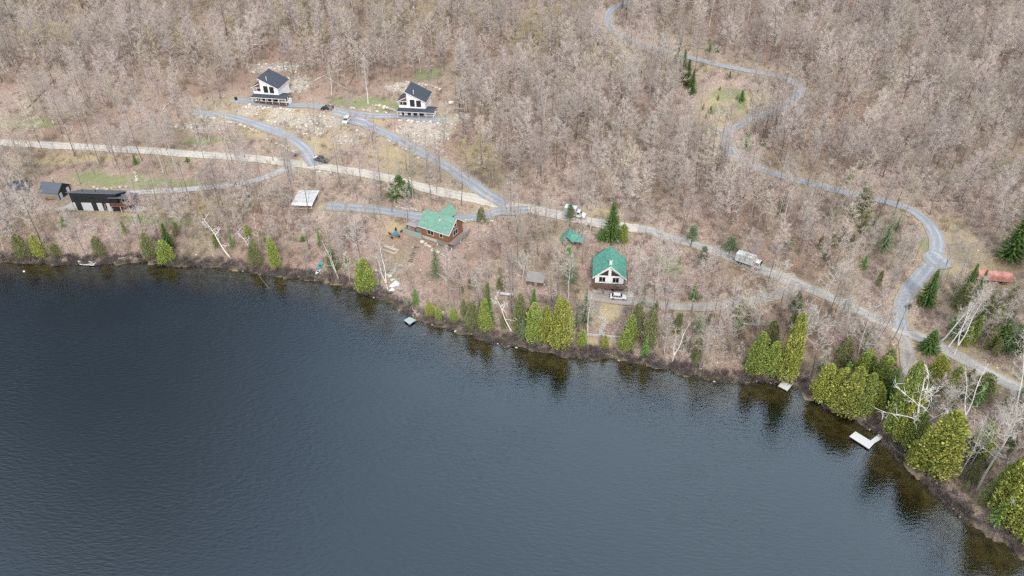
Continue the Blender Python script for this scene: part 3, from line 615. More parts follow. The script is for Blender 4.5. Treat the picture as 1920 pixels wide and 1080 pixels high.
reg('maple3', bare_tree(3, 14, .15, 18, .35, 3.6, fork=True), 'bark', 'twig')
reg('maple4', bare_tree(4, 17, .18, 18, .48, 4.2, lean=(.8,.3)), 'bark', 'twig')
reg('maple5', bare_tree(5, 13, .14, 16, .35, 3.3, lean=(-.6,.5)), 'bark', 'twig')
reg('maple6', bare_tree(6, 18, .20, 22, .45, 4.2, fork=True), 'bark', 'twig')
reg('pole1', bare_tree(7, 11, .085, 13, .3, 2.0, subs=5, twigs=5, tw=.022), 'bark', 'twig')
reg('pole2', bare_tree(8, 9, .075, 13, .25, 1.8, subs=5, twigs=5, tw=.022), 'bark', 'twig')
reg('pole3', bare_tree(9, 13, .10, 13, .4, 2.1, lean=(.7,0), subs=5, twigs=5, tw=.022), 'bark', 'twig')
reg('bud1', bare_tree(10, 14, .12, 17, .35, 3.8, twigs=8, tw=.03), 'bark', 'budtwig')
reg('birch1', bare_tree(21, 10, .16, 9, .35, 3.2, subs=4, twigs=2, tw=.02, el=(25,60), crook=.7, lr=.55, lean=(-1.8,0)), 'birchw', 'birchw')
reg('birch2', bare_tree(22, 11, .15, 10, .30, 3.0, subs=4, twigs=3, tw=.02, fork=True, crook=.6, lr=.5), 'birchw', 'paletwig')
reg('birch3', bare_tree(23, 13, .13, 18, .3, 2.9, subs=6, twigs=6, tw=.022, el=(40,75), lr=.45), 'birchw', 'paletwig')
reg('snag', bare_tree(24, 8, .16, 12, .3, 3.4, subs=6, twigs=4, tw=.018, el=(28,70), crook=.75, lr=.4), 'birchw', 'birchw')
reg('round', bare_tree(25, 8, .16, 16, .25, 3.4, subs=6, twigs=7, tw=.03, el=(25,75), lr=.5), 'paletwig', 'paletwig')
reg('bigpale', bare_tree(26, 17, .2, 18, .42, 4.0, subs=6, twigs=6, tw=.028, el=(15,65), crook=.7), 'paletwig', 'paletwig')
for k in (1, 2, 3): reg('cedar%d' % k, cedar(30 + k), 'conbark', 'cedar')
for k in (1, 2): reg('gold%d' % k, cedar(40 + k), 'conbark', 'cedar2')
for k in (1, 2): reg('palecedar%d' % k, cedar(45 + k, n=4800), 'conbark', 'cedar3')
for k in (1, 2, 3): reg('spruce%d' % k, spruce(50 + k, rb=2.5), 'conbark', 'spruce')
for k in (1, 2): reg('young%d' % k, spruce(60 + k, h=6.0, rb=1.5, dens=.9, leaf=.2), 'conbark', 'spruce2')
reg('hemlock', spruce(70, 11, 3.2, .7, .3), 'conbark', 'pine')
for k in (1, 2): reg('pine%d' % k, pine(80 + k), 'conbark', 'pine')
reg('yellowpine', pine(84, 13, 3.0, 80, .15, .26, 70), 'conbark', 'cedar3')
NATH = {'maple1':16,'maple2':18,'maple3':14,'maple4':17,'maple5':13,'maple6':18,'pole1':11,'pole2':9,'pole3':13,'bud1':14,'birch1':10,'birch2':11,'birch3':13,'snag':8,'round':8,'bigpale':17,
 'cedar1':10,'cedar2':10,'cedar3':10,'gold1':10,'gold2':10,'palecedar1':10,'palecedar2':10,'spruce1':12,'spruce2':12,'spruce3':12,'young1':6,'young2':6,'hemlock':11,'pine1':13,'pine2':13,'yellowpine':13}
NATW = {'cedar':4.7,'gold1':4.7,'gold2':4.7,'palec':4.7,'spruc':4.8,'young':2.9,'hemlo':6.0,'pine1':4.6,'pine2':4.6,'yello':6.0}
def plant(key, x, y, rz, sx, sz, name, label, cat='tree', group=None, tilt=(0,0)):
    o = empty(name, (x, y, H(x, y) - .05), rz, label, cat, group, (sx, sx, sz))
    o.rotation_euler = (tilt[0], tilt[1], rz)
    child('trunk', TR[key][0], o); child('crown', TR[key][1], o); return o
FRONT = []   # picture areas just in front of single trees
TAKEN = []   # spots used by single trees, to keep the random woods off them
def at_px(key, u, v, vt, wpx=None, name='tree', label='', cat='tree', group=None, ut=None, rz=None):
    x, y, z = P(u, v); h = tall(x, y, z, vt); dep = y * cp - (z - CAM_H) * sp_
    # the crown's near side hides the base a little: plant slightly behind the lowest visible row
    sz = h / NATH[key]; sx = sz
    if wpx and key[:5] in NATW: sx = (wpx / FPX * dep) / NATW[key[:5]]
    tilt = (0, 0)
    if ut is not None:
        u0, _ = to_px(x, y, z + h); tilt = (0, max(-.34, min(.34, (ut - u0) / FPX * dep / h)))
    TAKEN.append((x, y, 1.6)); FRONT.append((u, v, vt, (wpx or 14) / 2 + 3)); return plant(key, x, y, rnd.uniform(0, 6.28) if rz is None else rz, sx, sz, name, label, cat, group, tilt)
EV = [ # key, u, v base, v top, width px, name, label
 ('spruce1',1146,452,377,46,'spruce_tree','tall dark green spruce standing behind the white-fronted green-roofed cottage'),
 ('young1',1126,452,428,24,'fir_tree','low dark fir at the left foot of the tall spruce behind the green-roofed cottage'),
 ('cedar1',1168,455,420,28,'cedar_tree','light green cedar at the right foot of the tall spruce behind the green-roofed cottage'),
 ('pine1',1068,428,384,26,'pine_tree','thin dark pine beside the small white truck with the red panel'),
 ('young2',1066,482,452,18,'fir_tree','small dark fir in front of the little teal-roofed shed'),
 ('hemlock',1070,532,475,40,'hemlock_tree','grey-green thin hemlock between the teal-roofed shed and the boarded hut'),
 ('spruce2',750,368,328,56,'spruce_tree','dark green bushy spruce between the pale road and the log house driveway'),
 ('hemlock',768,368,336,30,'hemlock_tree','greyer hemlock leaning on the dark bushy spruce by the pale road'),
 ('spruce2',1269,136,80,28,'spruce_tree','dark spruce at the upper bend of the switchback road, taller of two'),
 ('spruce3',1287,162,110,26,'spruce_tree','dark spruce just below the taller one at the upper bend of the switchback'),
 ('spruce1',1279,150,92,22,'spruce_tree','middle dark spruce of the row at the upper bend of the switchback'),
 ('spruce2',1296,178,128,22,'spruce_tree','lowest dark spruce of the row at the upper bend of the switchback'),
 ('young1',1390,191,168,20,'fir_tree','bright green young fir in the olive meadow inside the switchback'),
 ('young2',1400,281,246,24,'fir_tree','green young fir inside the lowest hairpin of the switchback road'),
 ('yellowpine',1610,418,354,50,'pine_tree','broad yellow-green pine standing on the lower edge of the switchback road'),
 ('hemlock',1656,472,405,36,'hemlock_tree','olive green conifer downhill of the broad yellow-green pine'),
 ('spruce1',1734,574,505,42,'spruce_tree','dark spruce on the inside of the driveway junction left of the red trailer'),
 ('spruce2',1806,562,493,30,'spruce_tree','dark spruce beside the left end of the red trailer'),
 ('spruce3',1822,575,505,28,'spruce_tree','narrow dark spruce in front of the left end of the red trailer'),
 ('spruce3',1740,660,618,44,'spruce_tree','dark rounded spruce on the lower edge of the pale road near the lake track'),
 ('spruce1',1893,487,393,62,'spruce_tree','largest dark spruce on the slope above the red trailer'),
 ('spruce2',1872,652,598,46,'spruce_tree','dark spruce among bare trees downhill of the red trailer'),
 ('spruce3',1905,660,600,40,'spruce_tree','dark spruce at the edge of the view downhill of the red trailer'),
 ('gold1',1472,708,586,52,'cedar_tree','tall pointed bright cedar above the small square white dock'),
 ('cedar2',1414,700,622,50,'cedar_tree','rounded green cedar left of the tall pointed one at the small dock'),
 ('young1',1300,563,532,22,'fir_tree','small bright fir above the grassy lane right of the green-roofed cottage'),
 ('pine2',1295,466,424,34,'pine_tree','grey-green pine on the near side of the pale road behind the cottage lane'),
 ('pine1',1315,505,462,24,'pine_tree','dark thin pine downhill of the pine beside the pale road'),
 ('pine2',1366,486,444,36,'pine_tree','grey-green pine right behind the long white box truck'),
 ('spruce2',1492,582,545,30,'spruce_tree','dark spruce where the cottage lane meets the pale road'),
 ('palecedar1',1440,655,600,40,'cedar_tree','dull olive cedar between the two bright cedars and the lane'),
 ('gold2',1540,750,682,54,'cedar_tree','yellow-green cedar overhanging the shore right of the small dock'),
 ('gold1',1588,770,688,64,'cedar_tree','broad yellow-green cedar overhanging the shore above the dark cove'),
 ('gold2',1632,772,716,46,'cedar_tree','small golden cedar at the head of the cove with the bleached log'),
 ('cedar3',1610,724,655,50,'cedar_tree','green cedar behind the broad yellow-green cedar at the cove'),
 ('cedar1',1672,812,676,54,'cedar_tree','tall dark green cedar behind the bleached log near the L-shaped dock'),
 ('spruce1',1660,760,690,44,'spruce_tree','dark spruce rising between the cedars above the bleached log'),
 ('palecedar2',1652,716,655,46,'cedar_tree','olive cedar on the lower side of the lake track'),
 ('gold1',1745,722,665,48,'cedar_tree','golden-topped cedar between the lake track and the pale road'),
 ('cedar2',1784,738,688,40,'cedar_tree','light green cedar below the pale road right of the golden-topped one'),
 ('gold2',1748,878,772,98,'cedar_tree','biggest round yellow-green cedar overhanging the water right of the L-shaped dock'),
 ('cedar3',1706,838,770,50,'cedar_tree','green cedar under the white dead snag'),
 ('palecedar1',1725,760,720,50,'cedar_tree','pale olive cedar uphill of the white dead snag'),
 ('cedar1',1828,860,792,56,'cedar_tree','dark green cedar half hidden behind the pale leaning trees'),
 ('gold1',1890,978,852,84,'cedar_tree','large yellow-green cedar at the lower right shore behind the white birch'),
 ('gold2',1926,1015,930,64,'cedar_tree','lowest golden cedar in the right corner of the shore'),
 ('gold1',1564,762,690,50,'cedar_tree','yellow-green cedar squeezed between the two overhanging cedars right of the small dock'),
 ('cedar1',1612,778,700,50,'cedar_tree','green cedar right behind the head of the cove'),
 ('cedar2',1640,745,668,54,'cedar_tree','broad green cedar uphill of the dark cove'),
 ('gold2',1690,822,730,54,'cedar_tree','yellow-green cedar on the point opposite the L-shaped dock'),
 ('cedar3',1444,702,640,44,'cedar_tree','rounded green cedar pressed against the tall pointed one'),
 ('cedar1',1772,850,780,66,'cedar_tree','green cedar filling the gap right of the biggest round cedar'),
 ('gold1',1722,876,832,50,'cedar_tree','golden cedar leaning over the bank left of the biggest round cedar'),
 ('cedar2',1870,950,860,60,'cedar_tree','green cedar on the uphill side of the large lower right cedar'),
 ('gold1',1022,640,572,30,'cedar_tree','narrow golden cedar wedged between the big pair of the grove'),
 ('cedar1',1180,645,590,36,'cedar_tree','green cedar in front of the tall pale one right of the lawn'),
 ('palecedar1',1575,690,630,44,'cedar_tree','dull olive cedar uphill of the broad yellow-green cedar at the cove'),
 ('palecedar2',1838,745,700,60,'cedar_tree','dull green cedar below the pale road near the edge of the woods'),
 ('palecedar1',46,486,438,36,'cedar_tree','soft green cedar on the shore at the far left'),
 ('gold1',78,484,440,26,'cedar_tree','narrow bright cedar, second along the shore from the far left'),
 ('palecedar2',108,484,455,26,'cedar_tree','short green cedar, third along the shore from the far left'),
 ('young2',121,426,405,18,'fir_tree','tiny yellow-green fir on the bank below the black-sided house'),
 ('palecedar1',190,482,442,30,'cedar_tree','thin olive cedar behind the floating dock frame'),
 ('palecedar2',283,484,436,36,'cedar_tree','dull olive cedar left of the bright cedar below the black-sided house'),
 ('spruce2',318,468,418,30,'spruce_tree','dark spruce rising behind the bright round cedar on the left shore'),
 ('cedar1',314,492,450,38,'cedar_tree','bright round cedar at the water below the dark spruce on the left shore'),
 ('palecedar1',482,500,450,32,'cedar_tree','pale cedar among bare trees left of the bright narrow one'),
 ('cedar2',517,504,445,26,'cedar_tree','bright narrow cedar at the water left of the beached boats'),
 ('young1',600,462,430,14,'fir_tree','slim dark fir in the woods above the beached boats'),
 ('young2',568,455,440,14,'fir_tree','tiny dark fir in the woods left of the slim one above the boats'),
 ('palecedar2',625,510,470,34,'cedar_tree','thin olive cedar behind the leaning white birch by the boats'),
 ('cedar3',687,544,484,46,'cedar_tree','large bright green cedar at the water between the beached boats and the white tarpaulin'),
 ('hemlock',818,520,458,34,'hemlock_tree','soft green pine in front of the log house foundation'),
 ('young1',780,572,541,20,'fir_tree','small green fir on the bank above the floating green raft'),
 ('gold1',806,594,566,22,'cedar_tree','small golden cedar at the water right of the green raft'),
 ('cedar2',823,602,576,20,'cedar_tree','short green cedar touching the small golden one right of the raft'),
 ('cedar3',852,604,578,20,'cedar_tree','lone short green cedar at the water, between the raft and the cedar grove'),
 ('palecedar1',886,620,566,34,'cedar_tree','pale green cedar, leftmost of the grove in front of the white cottage'),
 ('spruce1',917,612,528,26,'spruce_tree','dark narrow spruce in the left end of the cedar grove'),
 ('cedar1',910,622,560,34,'cedar_tree','bright cedar at the foot of the dark narrow spruce in the grove'),
 ('palecedar2',975,622,550,40,'cedar_tree','olive cedar right of the bleached white birch in the grove'),
 ('young1',1001,572,540,20,'spruce_tree','dark spruce tip below the weathered hut'),
 ('cedar2',1001,642,567,46,'cedar_tree','broad bright cedar at the water, first of the big pair in the grove'),
 ('gold1',1047,652,556,52,'cedar_tree','largest golden cedar at the water, second of the big pair in the grove'),
 ('hemlock',1096,608,540,34,'hemlock_tree','dark green hemlock left of the timber steps of the cottage'),
 ('cedar3',1091,650,618,24,'cedar_tree','small cedar at the left end of the low terrace wall'),
 ('gold2',1133,655,628,20,'cedar_tree','small golden bush cedar at the water below the timber steps'),
 ('palecedar1',1190,640,568,40,'cedar_tree','tall pale cedar right of the cottage lawn'),
 ('cedar1',1172,658,618,34,'cedar_tree','rounded green cedar at the water right of the lawn'),
 ('palecedar2',1215,655,575,38,'cedar_tree','olive cedar with bare twigs in front, right of the tall pale cedar'),
 ('hemlock',1205,574,516,20,'hemlock_tree','slim pale green tree at the end of the paved terrace by the white car'),
 ('young2',255,310,288,14,'fir_tree','small round fir on the near edge of the pale road at the left'),
 ('young1',352,306,294,12,'fir_tree','tiny olive fir on the near edge of the pale road, right of the round one'),
 ('palecedar1',903,420,388,22,'cedar_tree','light green bush cedar at the right end of the log house driveway'),
 ('young2',1330,100,82,18,'fir_tree','small green fir above the upper leg of the switchback'),
 ('young1',1344,100,86,12,'fir_tree','tiny green fir just right of the small one above the switchback'),
 ('young2',1332,214,198,14,'fir_tree','tiny bright fir at the lower left of the olive meadow'),
 ('young1',1368,148,132,10,'fir_tree','tiny dark fir at the top of the olive meadow'),
 ('young2',1430,274,262,14,'fir_tree','tiny fir right of the young fir in the lowest hairpin'),
 ('young1',1590,345,325,16,'fir_tree','small fir on the upper side of the road above the yellow-green pine'),
 ('hemlock',1480,470,430,14,'hemlock_tree','thin olive sapling pair in the woods above the long box truck'),
 ('young2',1618,505,478,20,'fir_tree','small green fir downhill of the olive conifer above the pale road'),
 ('spruce1',1462,405,360,10,'spruce_tree','very thin dark spruce in the bare woods left of the yellow-green pine'),
]
for k, u, v, vt, wp, nm, lb in EV: at_px(k, u, v - 3, vt, wp, nm, lb)
BI = [ # key, u, v base, top u, top v, name, label
 ('birch1',434,484,402,404,'birch_tree','white bare birch leaning left over the left shore below the black-sided house'),
 ('birch3',400,484,388,450,'birch_tree','short broken pale birch beside the leaning white birch on the left shore'),
 ('birch1',482,482,457,430,'birch_tree','white bare birch leaning left beside the pale cedar'),
 ('birch2',634,522,598,446,'birch_tree','pale birch leaning left over the beached boats'),
 ('birch2',727,545,702,456,'birch_tree','pinkish white forked birch between the big cedar and the white tarpaulin'),
 ('birch1',960,620,948,548,'birch_tree','bleached white birch with drooping limbs in the cedar grove'),
 ('round',978,532,977,480,'pale_tree','whitish round-crowned bare tree behind the weathered hut'),
 ('birch3',1102,622,1092,540,'birch_tree','thin white birch left of the timber steps'),
 ('bigpale',1229,543,1226,420,'pale_tree','tall pale bare tree above the lane right of the green-roofed cottage'),
 ('bigpale',1066,560,1066,480,'pale_tree','grey lichened bare tree left of the green-roofed cottage'),
 ('birch2',1260,678,1284,594,'birch_tree','white twisted birch with two arms at the shore right of the lawn'),
 ('round',1420,625,1427,560,'pale_tree','pale round-crowned bare tree at the lane above the bright cedars'),
 ('round',1510,645,1512,570,'pale_tree','pale round-crowned bare tree right of the tall pointed cedar'),
 ('birch3',1490,698,1503,636,'birch_tree','thin white birch stem between the pointed cedar and the shore woods'),
 ('snag',1716,846,1724,733,'dead_tree','white dead snag with twisted arms above the biggest round cedar'),
 ('birch2',1806,800,1815,700,'birch_tree','grey-white birch uphill of the biggest round cedar'),
 ('bigpale',1832,922,1925,765,'pale_tree','tall pale grey tree leaning right over the lower right shore'),
 ('bigpale',1815,880,1880,770,'pale_tree','second pale tree leaning right, behind the tall leaning one'),
 ('birch3',1800,890,1838,800,'birch_tree','thin pale stem leaning right beside the biggest round cedar'),
 ('snag',1895,985,1915,905,'dead_tree','white dead birch in front of the large lower right cedar'),
 ('birch3',1765,640,1776,525,'birch_tree','white birch stem in the clump right of the driveway junction, nearest the road'),
 ('birch3',1778,650,1800,540,'birch_tree','white birch stem in the middle of the clump right of the junction'),
 ('birch2',1790,665,1835,570,'birch_tree','white birch with broad fan crown leaning right in the junction clump'),
 ('birch3',1905,770,1915,650,'birch_tree','pale birch at the edge of the view below the road'),
 ('birch3',1470,420,1482,352,'birch_tree','thin white birch in the bare woods left of the yellow-green pine'),
 ('birch3',1330,50,1338,0,'birch_tree','white birch stem in the woods above the upper leg of the switchback'),
 ('birch3',1402,40,1412,-10,'birch_tree','white birch stem near the top edge above the switchback'),
 ('birch3',690,194,676,110,'birch_tree','bare pale stem at the lawn edge between the two white chalets, right one'),
 ('birch3',622,178,614,120,'birch_tree','bare pale stem at the lawn edge between the two white chalets, left one'),
 ('birch3',1415,328,1422,285,'birch_tree','thin white birch below the lowest hairpin of the switchback'),
 ('bud1',905,345,898,256,'budding_tree','yellowish budding tree between the cottage driveway and the woods'),
 ('bud1',880,338,870,262,'budding_tree','smaller yellowish budding tree left of the other by the cottage driveway'),
 ('bud1',925,352,930,275,'budding_tree','yellowish budding tree right of the other two by the cottage driveway'),
 ('maple6',1386,508,1384,430,'bare_tree','dark forked bare tree standing in front of the long box truck'),
 ('maple3',1412,512,1416,440,'bare_tree','bare grey tree screening the cab of the long box truck'),
 ('round',1450,560,1455,490,'pale_tree','pale bare tree between the cottage lane and the pale road'),
 ('bigpale',1530,600,1535,500,'pale_tree','tall pale bare tree on the lower edge of the pale road right of the lane'),
 ('round',1590,640,1590,560,'pale_tree','pale bare round tree on the lower edge of the pale road left of the junction'),
 ('bigpale',1600,700,1605,590,'pale_tree','tall pale bare tree behind the cove cedars'),
 ('bigpale',1860,830,1880,700,'pale_tree','tall pale bare tree uphill of the leaning pale trees'),
 ('bigpale',1890,860,1925,720,'pale_tree','tall pale bare tree at the edge of the view uphill of the lower right cedar'),
 ('round',1780,820,1790,740,'pale_tree','pale bare tree uphill of the biggest round cedar, with round crown'),
 ('bigpale',1106,432,1112,350,'pale_tree','thick grey trunk beside the pale road right of the white truck with the red panel'),
 ('maple2',590,330,585,262,'bare_tree','dark forked bare tree beside the dark pickup at the road junction'),
 ('maple4',735,398,720,330,'bare_tree','dark bare tree at the left end of the log house driveway'),
 ('maple2',715,412,690,335,'bare_tree','dark tall bare tree on the lower edge of the log house driveway'),
]
for k, u, v, ut, vt, nm, lb in BI: at_px(k, u, v, vt, None, nm, lb, ut=ut, rz=rnd.uniform(0,6.28) if k != 'birch1' else rnd.choice((0,.2,-.2)))

def inwoods(n, box, vsz, label, group):
    k = 0
    for _ in range(n * 6):
        if k >= n: break
        u = rnd.uniform(box[0], box[1]); v = rnd.uniform(box[2], box[3]); x, y, z = P(u, v)
        if z < .4 or rdist(np.array([x]), np.array([y]))[0] < 1.5 or any((x-a)**2 + (y-c)**2 < 3 for a, c, _ in TAKEN): continue
        if 1100 < u < 1160 and 555 < v < 620: continue
        key = rnd.choice(['palecedar1', 'palecedar2', 'hemlock', 'palecedar1', 'cedar2', 'young1']); s = rnd.uniform(*vsz) / NATH[key]; k += 1
        TAKEN.append((x, y, 1.2)); plant(key, x, y, rnd.uniform(0, 6.28), s * rnd.uniform(.8, 1.2), s, 'young_cedar', label, 'tree', group)
inwoods(34, (1520, 1935, 640, 990), (3.5, 9), 'small olive evergreen in the undergrowth between the pale road and the right-hand shore', 'small evergreens of the right shore woods')
inwoods(16, (1200, 1500, 570, 715), (3, 7), 'small olive evergreen in the woods between the cottage lane and the lake', 'small evergreens below the cottage lane')
inwoods(14, (860, 1100, 540, 640), (3, 6), 'small olive evergreen mixed into the lakeside grove left of the lawn', 'small evergreens in the lakeside grove')
inwoods(10, (130, 660, 430, 500), (2.5, 5), 'small olive evergreen among bare trees on the left lake bank', 'small evergreens of the left bank')
inwoods(12, (1480, 1700, 380, 540), (3, 6), 'small olive evergreen in the bare woods left of the switchback foot', 'small evergreens left of the switchback foot')
inwoods(10, (1315, 1420, 165, 235), (1.2, 2.6), 'tiny green shrub fir in the rough meadow inside the upper switchback', 'tiny firs of the switchback meadow')
inwoods(14, (1780, 1930, 570, 690), (4, 9), 'olive evergreen in the thicket downhill of the red trailer', 'evergreens downhill of the red trailer')
# where the woods stand: density by picture area of the foot
NOGO = [(505,185,50,28),(785,208,50,32),(190,378,72,34),(100,360,48,30),(578,372,30,22),(826,440,62,50),(745,462,70,38),(1142,530,42,34),(1142,580,26,32),(1067,450,22,22),(1006,532,30,20),(1858,515,44,24),(1402,488,26,10),(1078,400,30,12),
 (1352,196,52,44),(560,215,60,16),(790,248,52,24),(650,240,34,16),(235,338,110,11),(330,345,110,9),(720,200,60,10),(1735,455,26,40),(1803,470,46,30),(740,536,26,18),(598,508,14,22),(510,128,50,14),(760,165,40,12),(1775,498,30,22)]
HOUSEF = [(472,545,192),(748,822,218),(552,600,388),(770,872,470),(1040,1090,462),(1108,1178,568),(985,1028,536),(70,136,372),(130,262,394),(1825,1892,528),(590,622,304),(1590,1660,840)]
def hides_house(u, v, h):
    return any(a < u < b and c <= v < c + h * .75 for a, b, c in HOUSEF)
def clear(u, v):
    for a, b, ru, rv in NOGO:
        if ((u-a)/ru)**2 + ((v-b)/rv)**2 < 1: return True
    return False
FA = np.array(FRONT)
def in_front(u, v, h): return ((abs(FA[:,0]-u) < FA[:,3]) & (v > FA[:,1]-2) & (v - FA[:,1] < h - 2)).any()
def dens(u, v, d):
    """share of full forest density at a foot pixel"""
    if v < 140 + 0.02*u: q = .92
    elif u > 1230: q = .95 if v < 420 or v > 560 else .92
    elif u > 860: q = .95 if v < 370 else .85
    elif v < 300: q = .45 if u < 420 else .14
    else: q = .78
    if d < 6: q *= .8
    return q
def lattice(step, seed):
    r = np.random.default_rng(seed); xs = np.arange(-310, 420, step); ys = np.arange(30, 424, step); X, Y = np.meshgrid(xs, ys)
    X = (X + r.uniform(-.46, .46, X.shape) * step).ravel(); Y = (Y + r.uniform(-.46, .46, Y.shape) * step).ravel()
    d = shore_d(X, Y); z = hz(X, Y); u, v = to_px(X, Y, z); rdd = rdist(X, Y)
    k = (d > 1.2) & (z > .5) & (u > -330) & (u < 2250) & (v > -190) & (v < 1150) & (X < 298) & (X > -268)
    return X[k], Y[k], z[k], u[k], v[k], d[k], rdd[k], r
tk = np.array(TAKEN)
def near_taken(x, y, m=0): return (((tk[:,0]-x)**2 + (tk[:,1]-y)**2) < (tk[:,2]+m)**2).any()
X, Y, Z, U, V, D_, RD, r_ = lattice(3.2, 3)
trees = []
for x, y, z, u, v, d, rdd in zip(X, Y, Z, U, V, D_, RD):
    if rdd < (.5 if u > 1150 else 1.2) or clear(u, v) or near_taken(x, y): continue
    q = dens(u, v, d); q *= .70 + .3 * math.sin(x*.09) * math.sin(y*.11+1) 
    if r_.random() > q: continue
    big = r_.random() < (.62 if v < 330 else .52 if u > 860 else .62)
    key = str(r_.choice(['maple1','maple2','maple3','maple4','maple5','maple6'] if big else ['pole1','pole2','pole3']))
    if big and u < 1100 and v < 130 and r_.random() < .22: key = 'bud1'
    sc = r_.uniform(.62, 1.08) * (1.22 if r_.random() < .12 else 1) * (1.0 if v < 400 else .88)
    hp = NATH[key] * sc * FPX * .85 / (y * cp - (z - CAM_H) * sp_)
    if hides_house(u, v, hp) and r_.random() < .88: continue
    if in_front(u, v, hp * .8) and r_.random() < .93: continue
    trees.append((x, y, z, u, v, d, key, r_.uniform(0, 6.28), sc, math.sqrt(x*x + y*y + (z-CAM_H)**2)))
inview = [t for t in trees if -20 < t[3] < 1940 and 0 < t[4] < 1100]
inview.sort(key=lambda t: t[9] / (NATH[t[6]] * t[8]))
single = inview[:285]; ss = set(id(t) for t in single); rest = [t for t in trees if id(t) not in ss]
LM = [((60,330),'above the gable-roofed outbuilding at the left'),((250,300),'between the pale road and the lawn of the black-sided house'),((190,440),'on the bank below the black-sided house'),((380,440),'on the lake bank left of the leaning white birches'),
 ((420,310),'between the pale road and the lower left driveway'),((560,345),'around the white tin shelter'),((540,440),'in the lakeside woods left of the beached boats'),((640,440),'in the lakeside woods above the beached boats'),((700,370),'between the pale road and the log house driveway'),
 ((800,500),'below the log house'),((900,480),'in the woods right of the log house'),((960,360),'just above the junction of the cottage driveway'),((1000,440),'between the pale road and the teal-roofed shed'),((980,580),'behind the lakeside cedar grove'),((1100,480),'beside the green-roofed cottage'),
 ((1180,420),'beside the tall dark spruce near the pale road'),((1250,520),'above the cottage lane'),((1300,630),'between the cottage lane and the shore'),((1400,460),'around the long white box truck'),((1450,640),'around the bright cedars above the small dock'),
 ((1550,620),'between the pale road and the shore cedars'),((1560,460),'between the pale road and the yellow-green pine'),((1620,700),'among the cedars behind the cove'),((1650,520),'left of the driveway junction'),((1800,620),'around the white birch clump'),((1870,560),'below the red trailer'),
 ((1760,760),'between the pale road and the dead white snag'),((1860,760),'below the pale road at the right edge'),((1800,900),'beside the pale leaning trees on the lower right shore'),((1900,900),'behind the large lower right cedar'),((1850,430),'on the slope above the red trailer'),((1500,350),'below the lowest leg of the switchback'),((1400,300),'around the lowest hairpin of the switchback'),
 ((700,270),'between the two upper driveways'),((880,260),'right of the boulder bank of the right chalet'),((1150,300),'in the wide bare woods left of the switchback')]
KD = {'maple1':'tall bare grey hardwood','maple2':'tallest bare grey hardwood','maple3':'forked bare hardwood','maple4':'wide-crowned bare hardwood','maple5':'short bare hardwood','maple6':'tall forked bare hardwood','pole1':'slender bare young tree','pole2':'small bare sapling','pole3':'slim leaning bare tree','bud1':'yellowish budding hardwood'}
for t in single:
    x, y, z, u, v, d, key, rz, sc, _ = t
    g = min(LM, key=lambda q: ((q[0][0]-u)/1.3)**2 + (q[0][1]-v)**2)[1]
    lb = KD[key] + ' ' + g
    plant(key, x, y, rz, sc, sc, 'bare_tree', lb, 'tree', KD[key] + 's ' + g)
# stuff made of many copies: one object each, points that carry a variant, a turn and a size
def scatter(name, pts, variants, kind='stuff', label=None):
    """pts: rows (x, y, z, rz, scale, variant)"""
    me = bpy.data.meshes.new(name); A = np.array(pts, float); me.vertices.add(len(A)); me.vertices.foreach_set('co', A[:, :3].ravel())
    for nm, c in (('turn', 3), ('size', 4)):
        at = me.attributes.new(nm, 'FLOAT', 'POINT'); at.data.foreach_set('value', A[:, c].astype(np.float32))
    at = me.attributes.new('variant', 'INT', 'POINT'); at.data.foreach_set('value', A[:, 5].astype(np.int32)); me.update()
    o = bpy.data.objects.new(name, me); C.objects.link(o); tag(o, label, name.replace('_', ' ') if label else None, None, kind)
    col = bpy.data.collections.new(name + '_kinds')
    for i, v in enumerate(variants):
        ob = bpy.data.objects.new('%s_kind_%02d' % (name, i), v); col.objects.link(ob)
    ng = bpy.data.node_groups.new(name, 'GeometryNodeTree'); ng.interface.new_socket('Geometry', in_out='INPUT', socket_type='NodeSocketGeometry'); ng.interface.new_socket('Geometry', in_out='OUTPUT', socket_type='NodeSocketGeometry')
    gi = ng.nodes.new('NodeGroupInput'); go = ng.nodes.new('NodeGroupOutput'); ip = ng.nodes.new('GeometryNodeInstanceOnPoints'); ci = ng.nodes.new('GeometryNodeCollectionInfo')
    ci.inputs['Collection'].default_value = col; ci.inputs['Separate Children'].default_value = True; ci.inputs['Reset Children'].default_value = True
    def na(n, t):
        q = ng.nodes.new('GeometryNodeInputNamedAttribute'); q.data_type = t; q.inputs['Name'].default_value = n; return [s for s in q.outputs if s.enabled and s.name == 'Attribute'][0]
    cx = ng.nodes.new('ShaderNodeCombineXYZ'); L = ng.links.new; L(na('turn', 'FLOAT'), cx.inputs['Z'])
    L(gi.outputs[0], ip.inputs['Points']); L(ci.outputs[0], ip.inputs['Instance']); ip.inputs['Pick Instance'].default_value = True; L(na('variant', 'INT'), ip.inputs['Instance Index'])
    L(cx.outputs[0], ip.inputs['Rotation']); L(na('size', 'FLOAT'), ip.inputs['Scale']); L(ip.outputs[0], go.inputs[0])
    md = o.modifiers.new('copies', 'NODES'); md.node_group = ng; return o
def joined(key):
    a, b = TR[key]; n = len(a.vertices); me = bpy.data.meshes.new(key + '_whole')
    va = [tuple(v.co) for v in a.vertices] + [tuple(v.co) for v in b.vertices]; fa = [tuple(p.vertices) for p in a.polygons]; fb = [tuple(i + n for i in p.vertices) for p in b.polygons]
    me.from_pydata(va, [], fa + fb); me.materials.append(a.materials[0]); me.materials.append(b.materials[0])
    me.polygons.foreach_set('material_index', [0]*len(fa) + [1]*len(fb)); return me
VK = ['maple1','maple2','maple3','maple4','maple5','maple6','pole1','pole2','pole3','bud1']; VM = [joined(k) for k in VK]
